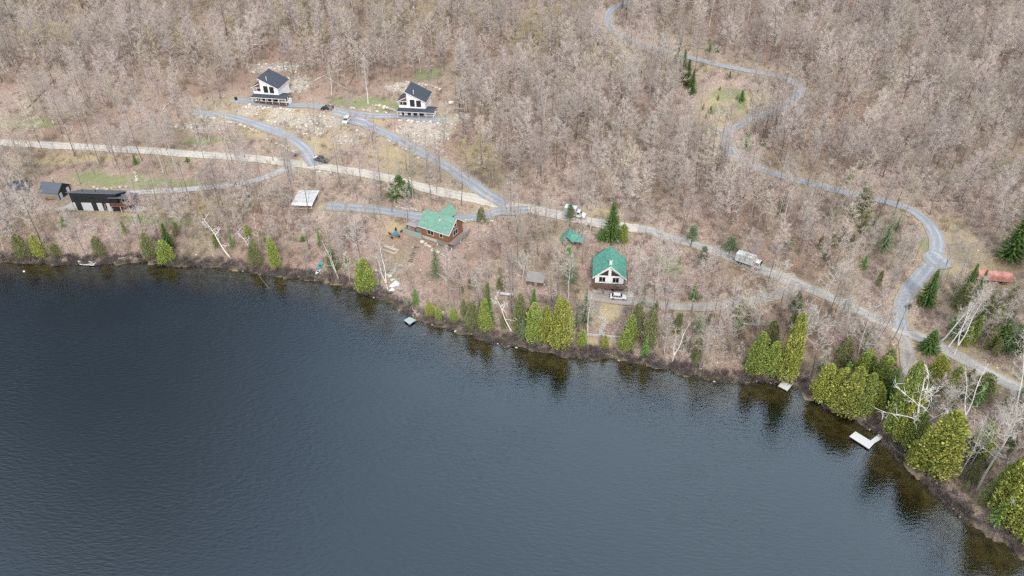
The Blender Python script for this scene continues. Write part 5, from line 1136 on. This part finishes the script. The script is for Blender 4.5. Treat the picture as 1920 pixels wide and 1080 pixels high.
def truck(loc, rz, L_, label, name='box_truck', panel=None, hood=False, boxh=2.5, group=None):
    rt = empty(name, loc, rz, label, 'truck', group); hw = 1.15; c0 = L_/2 - (2.7 if hood else 1.9)
    bx = MB().box(-L_/2, c0-.12, -hw, hw, .95, .95+boxh).build('cargo_box', 'boxwhite', rt, bevel=.05)
    rb = MB()
    for i in range(int((L_-2)/.6)): rb.box(-L_/2+.3+i*.6, -L_/2+.34+i*.6, -hw-.02, hw+.02, 1.0, .95+boxh+.02)
    rb.build('rib', 'tin', bx)
    if panel:
        for s in (-1, 1):
            p = MB(); q = [(c0-1.5, 1.3), (c0-.4, 1.3), (c0-.4, 3.1), (c0-1.9, 3.1)]; p.prism(q, s*(hw+.021), s*(hw+.04)); p.build('red_panel', 'redpaint', bx)
    MB().box(-L_/2, L_/2-.4, -.5, .5, .6, .93).build('chassis', 'black', rt)
    if hood: cb = MB().prism([(c0, .6), (L_/2, .6), (L_/2, 1.35), (c0+1.45, 1.5), (c0+1.15, 2.3), (c0, 2.4)], -1.0, 1.0)
    else: cb = MB().prism([(c0, .6), (L_/2, .6), (L_/2, 1.4), (L_/2-.35, 2.4), (c0, 2.45)], -1.05, 1.05)
    cab = cb.build('cab', 'carwhite', rt, bevel=.07)
    ws = MB()
    if hood: ws.slab([(c0+1.5, -.85, 1.52), (c0+1.5, .85, 1.52), (c0+1.2, .85, 2.26), (c0+1.2, -.85, 2.26)], .05); sx = (c0+.3, c0+1.1)
    else: ws.slab([(L_/2+.02, -.9, 1.45), (L_/2+.02, .9, 1.45), (L_/2-.3, .9, 2.34), (L_/2-.3, -.9, 2.34)], .05); sx = (c0+.4, L_/2-.45)
    ws.build('windscreen', 'glass', cab)
    hw2 = 1.0 if hood else 1.05
    for s in (-1, 1): MB().box(sx[0], sx[1], s*hw2-.02, s*hw2+.02, 1.5, 2.15).build('side_window', 'glass', cab); MB().box(L_/2-.02, L_/2+.03, s*.75-.15, s*.75+.15, .85, 1.05).build('headlight', 'trim', cab)
    MB().box(L_/2, L_/2+.12, -1.0, 1.0, .45, .7).build('bumper', 'metalgrey', rt)
    wheels(rt, (-L_/2+1.6, L_/2-.95), 1.05, .45, .28); return rt
def face(u, v, u2, v2):
    a = P(u, v); b = P(u2, v2); return math.atan2(b[1]-a[1], b[0]-a[0])
def up(p, dz): return (p[0], p[1], p[2] + dz)
car(up(P(1159, 560), .12), R(-7), 'carwhite', 'white sedan parked on the paved terrace of the green-roofed cottage', 'sedan')
car(up(P(614, 206), .1), R(172), 'carblack', 'black car at the edge of the terrace driveway between the two chalets', 'suv')
wc = car(up(P(650, 229), .1), R(262), 'carwhite', 'white van-like car with a door open where the driveways to the chalets meet', 'suv')
MB().box(.3, 1.35, .95, 1.0, .45, 1.35).build('open_door', 'carwhite', wc)
truck(up(P(1078, 407), .1), face(1060,405,1120,415), 6.4, 'small white truck with a red side panel stopped on the pale road', 'box_truck', True, True, 2.2)
truck(up(P(1402, 498), .1), face(1380,487,1440,510), 7.0, 'long white box truck on the pale road above the cottage lane', 'box_truck', None, False, 2.35)
# dark pickup with flat load
pk = empty('pickup_truck', up(P(603, 303), .1), face(620,311,585,300), 'dark pickup with a white front standing at the mouth of the upper driveway', 'truck')
MB().prism([(-2.7,.45),(2.7,.45),(2.75,.95),(1.6,1.1),(1.1,1.75),(-.3,1.78),(-.5,1.1),(-2.7,1.05)], -.95, .95).build('body', 'cargrey', pk, bevel=.07); MB().slab([(1.62,-.8,1.13),(1.62,.8,1.13),(1.14,.72,1.73),(1.14,-.72,1.73)], .04).build('windscreen', 'glass', pk)
for s in (-1, 1): MB().box(-.25, 1.0, s*.95-.015, s*.95+.015, 1.15, 1.62).build('side_window', 'glass', pk)
MB().box(-2.6, -.65, -.8, .8, 1.06, 1.14).build('truck_bed', 'black', pk); MB().box(2.0, 2.78, -.9, .9, .98, 1.06).build('hood', 'carwhite', pk); wheels(pk, (-1.75, 1.75), .97, .38)
# quad bike by the junction
qb = empty('quad_bike', up(P(1703, 577), .1), R(40), 'small dark quad bike at the foot of the switchback driveway', 'quad bike')
MB().prism([(-.8,.5),(.8,.5),(.85,.75),(.3,.85),(.1,.8),(-.7,.9)], -.3, .3).build('body', 'cargrey', qb, bevel=.04); MB().box(-.6, .1, -.18, .18, .9, 1.0).build('seat', 'black', qb, bevel=.03); MB().bar((.4,-.4,1.15),(.4,.4,1.15), .05, .05).bar((.5,0,.8),(.4,0,1.15), .06, .06).build('handlebar', 'metalgrey', qb); wheels(qb, (-.6, .6), .55, .28, .24)
# ------------------------------------------------------------------ docks and boats
def wpt(u, v, z=.3): return flat(u, v, z)
def corner_frame(c): return c
def dock_poly(name, px, z1, label, mt, cat='dock', legs=True, plank=True):
    pts = [flat(u, v, z1) for u, v in px]; cx_ = sum(p[0] for p in pts)/len(pts); cy_ = sum(p[1] for p in pts)/len(pts)
    o = empty(name, (cx_, cy_, 0), 0, label, cat); q = [(a-cx_, b-cy_) for a, b in pts]
    MB().prism(q, z1-.07, z1, 'z').build('deck', mt, o); q2 = [(a*.985, b*.985) for a, b in q]; MB().prism(q2, z1-.3, z1-.075, 'z').build('frame', 'brownwood', o)
    if legs:
        for a, b in q: MB().tube([(a*.93, b*.93, -1.2), (a*.93, b*.93, z1-.1)], .07, 6).build('leg', 'metalgrey', o)
    return o, q
def pxs(sx, ox, oy, L_): return [(ox+a/sx, oy+b/sx) for a, b in L_]
dock_poly('dock', pxs(15.43, 1580, 790, [(195,430),(765,795),(910,640),(800,552),(370,290)]), .45, 'long arm of the L-shaped white dock, lying along the cove', 'dockgrey')[0].name
# the L-shaped dock is one thing: give its shore arm to the same empty
ld = [o for o in C.objects if o.get('label', '').startswith('long arm')][0]; ld['label'] = 'white L-shaped dock reaching from the shore at the dark cove'
pts = [flat(u, v, .45) for u, v in pxs(15.43, 1580, 790, [(802,556),(912,637),(1190,455),(1045,370)])]; q = [(a-ld.location.x, b-ld.location.y) for a, b in pts]
MB().prism(q, .39, .463, 'z').build('gangway', 'dockgrey', ld); MB().prism(q, .2, .385, 'z').build('gangway_frame', 'brownwood', ld)
dock_poly('swim_dock', pxs(25.7, 1440, 700, [(490,600),(935,840),(1150,575),(710,360)]), .4, 'small square pale dock below the tall pointed cedar', 'dockgrey')
rf_, q = dock_poly('swim_raft', [(757,600),(768,608),(780,600),(768,594)], .55, 'green-grey square raft floating beside the fallen white pole', 'dockgreen', cat='raft', legs=False)
for a, b in q: MB().tube([(a*.8-.35, b*.8, .12), (a*.8+.35, b*.8, .12)], .18, 10).build('float', 'blue', rf_)
# open floating dock frame with a white chair
c4 = [flat(u, v, .35) for u, v in pxs(27.43, 130, 480, [(530,425),(1240,470),(1390,310),(640,255)])]; cx_, cy_ = sum(p[0] for p in c4)/4, sum(p[1] for p in c4)/4; q = [(a-cx_, b-cy_) for a, b in c4]
fd = empty('pontoon', (cx_, cy_, 0), 0, 'bare metal floating dock frame at the water on the left shore', 'dock')
fr = MB()
for i in range(4): a, b = q[i], q[(i+1) % 4]; fr.bar((*a, .33), (*b, .33), .18, .14)
m0 = [(q[0][0]*.5+q[3][0]*.5, q[0][1]*.5+q[3][1]*.5), (q[1][0]*.5+q[2][0]*.5, q[1][1]*.5+q[2][1]*.5)]; fr.bar((*m0[0], .33), (*m0[1], .33), .1, .1); fr.build('frame', 'trim', fd)
for a, b in q: MB().tube([(a*.9, b*.9, -.9), (a*.9, b*.9, .3)], .06, 6).build('leg', 'metalgrey', fd)
MB().prism([(p*.93, q_*.9) for p, q_ in q], .22, .27, 'z').build('slatted_floor', 'greywood', fd)
def chair(loc, rz, mt, label, group=None):
    o = empty('lawn_chair', loc, rz, label, 'chair', group); MB().box(-.28, .28, -.28, .28, .34, .4).build('seat', mt, o); MB().slab([(-.28,.24,.38),(.28,.24,.38),(.28,.46,1.0),(-.28,.46,1.0)], .05).build('backrest', mt, o)
    for a in (-.25, .25):
        for b in (-.25, .25): MB().box(a-.03, a+.03, b-.03, b+.03, 0, .34).build('leg', mt, o)
        MB().box(a-.04, a+.04, -.28, .3, .58, .63).build('armrest', mt, o)
    return o
chair((cx_+1.2, cy_-.1, .4), R(160), 'trim', 'white garden chair lying on the bare dock frame, right one', None); chair((cx_-2.4, cy_+.1, .4), R(200), 'trim', 'white garden chair standing on the bare dock frame, left one', None)
def boat(name, u, v, rz, L_, wd, mt, label, cat, deck=None, dz=.1):
    x, y, z = P(u, v); o = empty(name, (x, y, z+dz), rz, label, cat); n = 14; g = MB(); K = 9
    for i in range(n+1):
        t = i/n; hw = wd/2 * math.sin(math.pi*min(max(t, .02), .98))**.55; sh_ = .1*(2*t-1)**2
        for j in range(K):
            a = math.pi*(j/(K-1)); g.v.append((-L_/2 + L_*t, -math.cos(a)*hw, .38+sh_ - math.sin(a)*(.36)))
    for i in range(n):
        for j in range(K-1): g.f.append((i*K+j, i*K+j+1, (i+1)*K+j+1, (i+1)*K+j))
    g.f.append(tuple(range(K))); g.f.append(tuple(n*K+j for j in reversed(range(K))))
    g.build('hull', mt, o, smooth=True); d = MB(); d.v = [(-L_/2 + L_*i/n, s*wd/2*.93*math.sin(math.pi*min(max(i/n, .02), .98))**.55, .36+.1*(2*i/n-1)**2) for i in range(n+1) for s in (-1, 1)]; d.f = [(2*i, 2*i+2, 2*i+3, 2*i+1) for i in range(n)]
    d.build('deck', deck or mt, o); MB().box(-.5, .1, -wd*.25, wd*.25, .34, .42).build('seat', 'black', o); return o
boat('canoe', 601, 500, face(598,506,604,490), 4.2, 1.2, 'teal', 'teal canoe pulled up on the bank under the leaning pale birch', 'boat')
boat('rowing_boat', 597, 511, face(595,514,600,505), 2.8, 1.1, 'trim', 'short white boat lying below the teal canoe', 'boat')
boat('kayak', 100, 371.5, R(-4), 3.4, .8, 'teal', 'teal kayak lying under the eave of the gabled outbuilding', 'kayak'); boat('kayak', 90, 374.5, R(-4), 3.6, .7, 'orange', 'orange kayak lying beside the teal one at the gabled outbuilding', 'kayak')
by = empty('buoy', (*flat(45, 509, .1), 0), 0, 'tiny white buoy floating off the far left shore', 'buoy')
s_ = MB().tube([(0,0,-.2),(0,0,-.1),(0,0,.05),(0,0,.25),(0,0,.38),(0,0,.42)], [.1,.25,.32,.28,.14,.05], 12).build('float', 'trim', by, smooth=True); MB().tube([(0,0,.4),(0,0,.6)], .03, 6).build('ring', 'metalgrey', by)
# ------------------------------------------------------------------ garden things
x, y, z = P(734, 466); gbd = empty('garden_beds', (x, y, z), R(-30), 'empty white-framed garden beds below the fire pit of the log house', 'garden bed')
for (a0, a1, b0, b1) in ((-2.8, 2.6, -1.9, -.15), (-2.8, -.3, .1, 1.8), (0, 2.6, .1, 1.8)):
    f = MB(); f.box(a0, a1, b0, b0+.16, -.15, .28); f.box(a0, a1, b1-.16, b1, -.15, .28); f.box(a0, a0+.16, b0+.16, b1-.16, -.15, .278); f.box(a1-.16, a1, b0+.16, b1-.16, -.15, .278); f.build('bed_frame', 'palelog', gbd)
x, y, z = P(742, 441); tb = empty('garden_table', (x, y, z), R(20), 'round blue table among dark chairs on the dry grass beside the log house', 'table'); MB().tube([(0,0,.68),(0,0,.74)], .95, 16).build('table_top', 'bluetable', tb); MB().tube([(0,0,0),(0,0,.68)], .08, 8).build('leg', 'black', tb)
for k in range(5):
    a = k*1.256+.4; chair((x+1.7*math.cos(a), y+1.7*math.sin(a), H(x+1.7*math.cos(a), y+1.7*math.sin(a))), a - math.pi/2, 'black', 'dark garden chair drawn up round the blue table', 'dark chairs round the blue table')
def tarp(u, v, r_, h_, mt, name, label, cat):
    x, y, z = P(u, v); o = MB(); n = 12; m_ = 6; rr = random.Random(int(u)); o.v = [(0, 0, h_)]
    for i in range(1, m_+1):
        for j in range(n):
            a = 6.283*j/n; q = r_*i/m_*(1+.25*math.sin(3*a+u)+.12*rr.uniform(-1,1)); o.v.append((q*math.cos(a), q*math.sin(a)*.7, (h_*(1-(i/m_)**2)) + rr.uniform(-.06,.08)*(i < m_) - (.1 if i == m_ else 0)))
    o.f = [(0, 1+j, 1+(j+1) % n) for j in range(n)] + [(1+(i-1)*n+j, 1+i*n+j, 1+i*n+(j+1) % n, 1+(i-1)*n+(j+1) % n) for i in range(1, m_) for j in range(n)]
    ob = o.build(name, mt, smooth=False); ob.location = (x, y, z+.02); ob.rotation_euler = (0, 0, 1); tag(ob, label, cat)
tarp(741, 533, 1.5, .9, 'trim', 'covered_boat', 'white tarpaulin draped over a small heap right of the pinkish birch', 'tarpaulin')
tarp(735, 543, .9, .4, 'trim', 'tarpaulin', 'small crumpled white sheet at the foot of the larger white tarpaulin', 'tarpaulin')
tarp(713, 541, .9, .5, 'blue', 'tarpaulin', 'blue tarpaulin at the water beside the large bright cedar', 'tarpaulin')
tarp(762, 568, .6, .5, 'teal', 'tarpaulin', 'small turquoise cover on the bank above the floating raft', 'tarpaulin')
x, y, z = P(553, 293); rb = empty('recycling_bin', (x, y, z), 0, 'blue bin standing at the edge of the pale road near the dark pickup', 'bin'); MB().prism([(-.3,0),(.3,0),(.38,1.0),(-.38,1.0)], -.32, .32).build('body', 'blue', rb, bevel=.03); MB().box(-.42, .42, -.38, .36, 1.0, 1.08).build('lid', 'blue', rb)
x, y, z = P(449, 352); rb = empty('trash_box', (x, y, z), R(20), 'small white box on the lower left driveway', 'box'); MB().box(-.7, .7, -.4, .4, 0, .8).build('body', 'trim', rb, bevel=.04); MB().box(-.74, .74, -.44, .44, .8, .87).build('lid', 'panel', rb)
x, y, z = P(950, 553); wp = empty('plank_platform', (x, y, z+.3), R(-12), 'pale plank platform on the bank behind the bleached birch', 'platform'); MB().box(-1.8, 1.8, -.5, .5, 0, .1).build('planks', 'dockgrey', wp)
for a in (-1.5, 1.4): MB().box(a, a+.15, -.45, .45, -.7, -.01).build('support', 'greywood', wp)
x, y, z = P(443, 188); gr = empty('grill', (x, y, z+.1), 0, 'small black grill on the gravel left of the left chalet', 'grill'); MB().tube([(-.5,0,.9),(.5,0,.9)], .3, 10).build('lid', 'black', gr); MB().box(-.45, .45, -.25, .25, 0, .7).build('cart', 'black', gr)
x, y, z = P(846, 196); gt = empty('white_tank', (x, y, z+.2), R(20), 'white gas tank among bare trees right of the right chalet', 'tank'); MB().tube([(-.95,0,.6),(-.85,0,.6),(.85,0,.6),(.95,0,.6)], [.3,.55,.55,.3], 14).build('tank', 'trim', gt, smooth=True)
for a in (-.5, .5): MB().box(a-.08, a+.08, -.3, .3, -.3, .15).build('foot', 'concrete', gt)
# utility poles and their line
PT = []
for (u, v, vt, lb) in ((114,266,216,'grey utility pole with crossarm on the near side of the pale road at the left'),(512,302,246,'grey utility pole beside the pale road just left of the blue bin'),(972,400,340,'grey utility pole beside the pale road right of the cottage driveway'),(1238,452,388,'grey utility pole on the near side of the pale road behind the green-roofed cottage')):
    x, y, z = P(u, v); h = tall(x, y, z, vt); o = empty('utility_pole', (x, y, z), R(-5), lb, 'utility pole', 'utility poles along the pale road'); MB().tube([(0,0,-.5),(0,0,h)], [.16,.11], 8).build('pole', 'polewood', o); MB().box(-1.0, 1.0, -.06, .06, h-.7, h-.56).build('crossarm', 'polewood', o)
    for a in (-.85, .0, .85): MB().tube([(a,0,h-.56),(a,0,h-.34)], .05, 6).build('insulator', 'trim', o)
    PT.append((x, y, z + h - .35))
MB().tube([(.28,0,0),(.28,0,.9)], .24, 10).build('transformer', 'panel', [o for o in C.objects if o.name == 'utility_pole'][0]).location = (0, -.35, 7.2)
PT = [(PT[0][0]-60, PT[0][1]+6, PT[0][2])] + PT
for i in range(len(PT)-1):
    a, b = Vector(PT[i]), Vector(PT[i+1]); mb = MB()
    for s in (-.85, .85):
        mb.tube([a.lerp(b, t/12) + Vector((s*.15, s*.6, -1.4*math.sin(math.pi*t/12))) for t in range(13)], .018, 3, cap=False)
    o = mb.build('power_line', 'black'); tag(o, ['thin overhead wires running off the view from the leftmost utility pole','thin overhead wires between the leftmost utility pole and the one by the blue bin','thin overhead wires between the pole by the blue bin and the cottage driveway pole','thin overhead wires ending at the utility pole behind the green-roofed cottage'][i], 'wire')
# ------------------------------------------------------------------ boulders and fallen logs
def boulder(seed):
    r = random.Random(seed); bm = MB(); import bmesh
    b = bmesh.new(); bmesh.ops.create_icosphere(b, subdivisions=2, radius=.5)
    for v_ in b.verts:
        p = v_.co; q = 1 + .22*math.sin(p.x*5+seed) + .18*math.sin(p.y*6+seed*2) + .15*math.sin(p.z*7+seed*3) + r.uniform(-.07,.07); v_.co = Vector((p.x*q*1.2, p.y*q*.95, p.z*q*.7))
    for k in range(3):
        n = rdir(r); geom = b.verts[:]; 
        for v_ in geom:
            d = v_.co.dot(n); 
            if d > .36: v_.co -= n * (d - .36)
    me = bpy.data.meshes.new('boulder'); b.to_mesh(me); b.free(); me.materials.append(M['rock']); return me
RK = [boulder(i) for i in range(7)]
def rock_at(x, y, s, label, group):
    o = bpy.data.objects.new('boulder', RK[rnd.randrange(7)]); C.objects.link(o); o.location = (x, y, H(x, y) + .12*s); o.rotation_euler = (rnd.uniform(-.3,.3), rnd.uniform(-.3,.3), rnd.uniform(0, 6.28)); o.scale = (s, s, s*rnd.uniform(.7, 1.1)); tag(o, label, 'boulder', group); return o
LINES = [([(487,200),(510,203),(542,206),(558,206)], 16, 'pale boulder edging the gravel in front of the left chalet'), ([(745,226),(780,229),(815,231),(850,231)], 20, 'pale boulder along the terrace edge in front of the right chalet'),
 ([(700,196),(722,203),(745,208)], 14, 'pale boulder on the grassy bank left of the right chalet'), ([(615,196),(650,202),(690,208),(730,212)], 16, 'pale boulder along the upper edge of the terrace driveway'),
 ([(690,246),(720,259),(750,275),(790,300)], 13, 'pale boulder along the lower edge of the cottage driveway'), ([(378,220),(420,226),(455,236),(490,250)], 18, 'pale boulder on the lower edge of the upper driveway'), ([(500,262),(530,275),(555,290)], 10, 'pale boulder on the lower end of the upper driveway edge'),
 ([(488,118),(520,126),(560,140)], 16, 'pale ledge boulder behind the left chalet'), ([(735,162),(765,155),(800,160),(830,168)], 16, 'pale ledge boulder behind the right chalet'), ([(740,388),(775,394),(800,397)], 14, 'pale stone lining the upper edge of the log house driveway'),
 ([(870,414),(900,414),(925,418)], 10, 'grey stone in the row right of the log house'), ([(170,352),(210,354),(240,350)], 10, 'pale stone at the foot of the lawn above the black-sided house'), ([(130,392),(150,389)], 7, 'pale stone edging the gravel terrace left of the black-sided house'), ([(640,232),(655,240),(672,246)], 9, 'pale boulder below the parking spot of the white car'),
 ([(790,452),(812,470),(838,482)], 12, 'pale stone at the foot of the log house foundation'), ([(250,320),(258,340)], 8, 'pale stone in the column crossing the left lawn'), ([(700,505),(722,512),(755,545)], 8, 'small pale stone on the bank around the white tarpaulin')]
for px, n, lb in LINES:
    pts = np.array([P(u, v)[:2] for u, v in px]); sg = np.linalg.norm(np.diff(pts, axis=0), axis=1); cs = np.concatenate([[0], np.cumsum(sg)])
    for k in range(n):
        s = cs[-1] * (k + rnd.uniform(.1,.9)) / n; i = min(np.searchsorted(cs, s) - 1, len(sg)-1); i = max(i, 0); t = (s - cs[i]) / sg[i]; p = pts[i] + (pts[i+1]-pts[i])*t
        rock_at(p[0]+rnd.uniform(-.3,.3), p[1]+rnd.uniform(-.3,.3), rnd.uniform(.6, 1.5), lb, lb.replace('boulder', 'boulders').replace('stone', 'stones'))
rub = []
for k, (bx, by, rx, ry) in enumerate(BL['stony']):
    for i in range(int(rx*ry*3.4)):
        a = rnd.uniform(0, 6.28); q = math.sqrt(rnd.random())*1.12; x = bx + rx*q*math.cos(a); y = by + ry*q*math.sin(a)
        if rdist(np.array([x]), np.array([y]))[0] < .4: continue
        rub.append((x, y, H(x, y)+.05, rnd.uniform(0, 6.28), rnd.choice((.25,.3,.35,.45,.55,.7,1.1)), rnd.randrange(7)))
for i in range(900):   # scattered stones on the slopes and the shore
    u, v = rnd.uniform(0, 1920), rnd.uniform(100, 700); x, y = flat(u, v, 8); 
    if shore_d(np.array([x]), np.array([y]))[0] < .2 or not (-260 < x < 290 and 40 < y < 420): continue
    rub.append((x, y, H(x, y)+.02, rnd.uniform(0, 6.28), rnd.uniform(.2, .6), rnd.randrange(7)))
for i in range(3, len(SW) - 5):
    a, b = SW[i], SW[i+1]
    for k in range(1):
        p = a + (b-a)*rnd.random(); rub.append((p[0]+rnd.uniform(-.8,.8), p[1]+rnd.uniform(-.8,.8), 0.05, rnd.uniform(0,6.28), rnd.uniform(.25,.8), rnd.randrange(7)))
scatter('rock_rubble', rub, RK, label='loose pale rubble and stones scattered on the banks and slopes')
def log_px(u0, v0, u1, v1, r_, mt, label, lift=.15, zf=None):
    a = P(u0, v0) if zf is None else (*flat(u0, v0, zf), zf); b = P(u1, v1) if zf is None else (*flat(u1, v1, zf), zf); a = Vector(a); b = Vector(b); o = empty('fallen_log', a, 0, label, 'log'); d = b - a; n = 7; pts = []
    for i in range(n+1):
        t = i/n; p = a.lerp(b, t); p.z = max(H(p.x, p.y), 0 if zf is None else zf-.1) + lift; p += Vector((rnd.uniform(-.1,.1), rnd.uniform(-.1,.1), 0)); pts.append(p - a)
    MB().tube(pts, [r_*(1-.6*i/n) for i in range(n+1)], 6).build('trunk', mt, o)
    br = MB()
    for k in range(6): t = rnd.uniform(.4, 1); p = pts[int(t*n)]; q = p + Vector((rnd.uniform(-1.2,1.2), rnd.uniform(-1,1), rnd.uniform(.1,.9))); br.tube([p, q], [r_*.3, .01], 3, cap=False)
    br.build('branches', mt, o)
for a in ((372,105,412,131,.22,'log','dark fallen log on the slope up left of the left chalet, left arm'),(412,131,470,92,.22,'log','dark fallen log crossing the slope above the left chalet, right arm'),(180,210,212,192,.25,'log','dark fallen log on the slope above the pale road, left'),(46,206,102,150,.28,'log','long dark fallen log in the far left woods'),
 (590,152,620,134,.25,'palelog','pale fallen trunk right of the left chalet'),(612,146,648,166,.2,'palelog','pinkish fallen trunk leaning downhill between the two chalets'),(305,207,345,172,.2,'palelog','pale fallen trunk above the end of the upper driveway'),(765,122,790,129,.14,'palelog','pale fallen stick in the woods above the right chalet'),
 (436,63,490,45,.25,'log','dark fallen log high on the slope above the left chalet'),(655,160,668,135,.22,'log','dark leaning log behind the lawn between the chalets'),(1255,80,1320,92,.2,'log','dark log in the bank above the upper leg of the switchback'),(1285,104,1300,90,.14,'palelog','bright stick on the bank by the dark spruces at the upper bend'),
 (1445,232,1500,248,.2,'log','dark log in the woods right of the middle bend of the switchback'),(1745,375,1830,380,.25,'log','dark log above the last bend of the switchback'),(222,486,245,480,.16,'palelog','bleached driftwood on the left shore right of the dock frame'),(1180,424,1160,448,.1,'palelog','pale stick beside the tall spruce')):
    log_px(*a)
log_px(1600,766,1638,804,.14,'palelog','long bleached log lying along the edge of the dark cove',.05)
log_px(772,575,784,596,.12,'palelog','white pole leaning from the bank to the floating raft',.25)
log_px(480,509,508,545,.10,'log','thin fallen trunk reaching from the left shore into the lake',-.05, .12)
log_px(1590,868,1640,852,.10,'log','grey branch in the water below the L-shaped dock',0.0, .1) if False else None
log_px(1668,830,1692,858,.12,'palelog','grey fallen trunk on the bank right of the L-shaped dock',.15)
log_px(1130,663,1150,668,.1,'palelog','short bleached log at the water left of the twisted birch')
# low wall at the foot of the lawn
x, y, z = P(1118, 634); lw = MB(); pa, pb = P(1100, 628), P(1165, 633); d = (Vector(pb)-Vector(pa)); n = 12
o = empty('low_stone_wall', pa, 0, 'low grey stone wall at the lake end of the cottage lawn', 'wall')
for i in range(n): a = Vector(pa).lerp(Vector(pb), i/n); b = Vector(pa).lerp(Vector(pb), (i+.94)/n); h_ = H(a.x, a.y); lw.bar((a.x-pa[0], a.y-pa[1], h_-pa[2]+.1), (b.x-pa[0], b.y-pa[1], h_-pa[2]+.1+rnd.uniform(-.04,.04)), .4, .6)
lw.build('stones', 'stone', o)
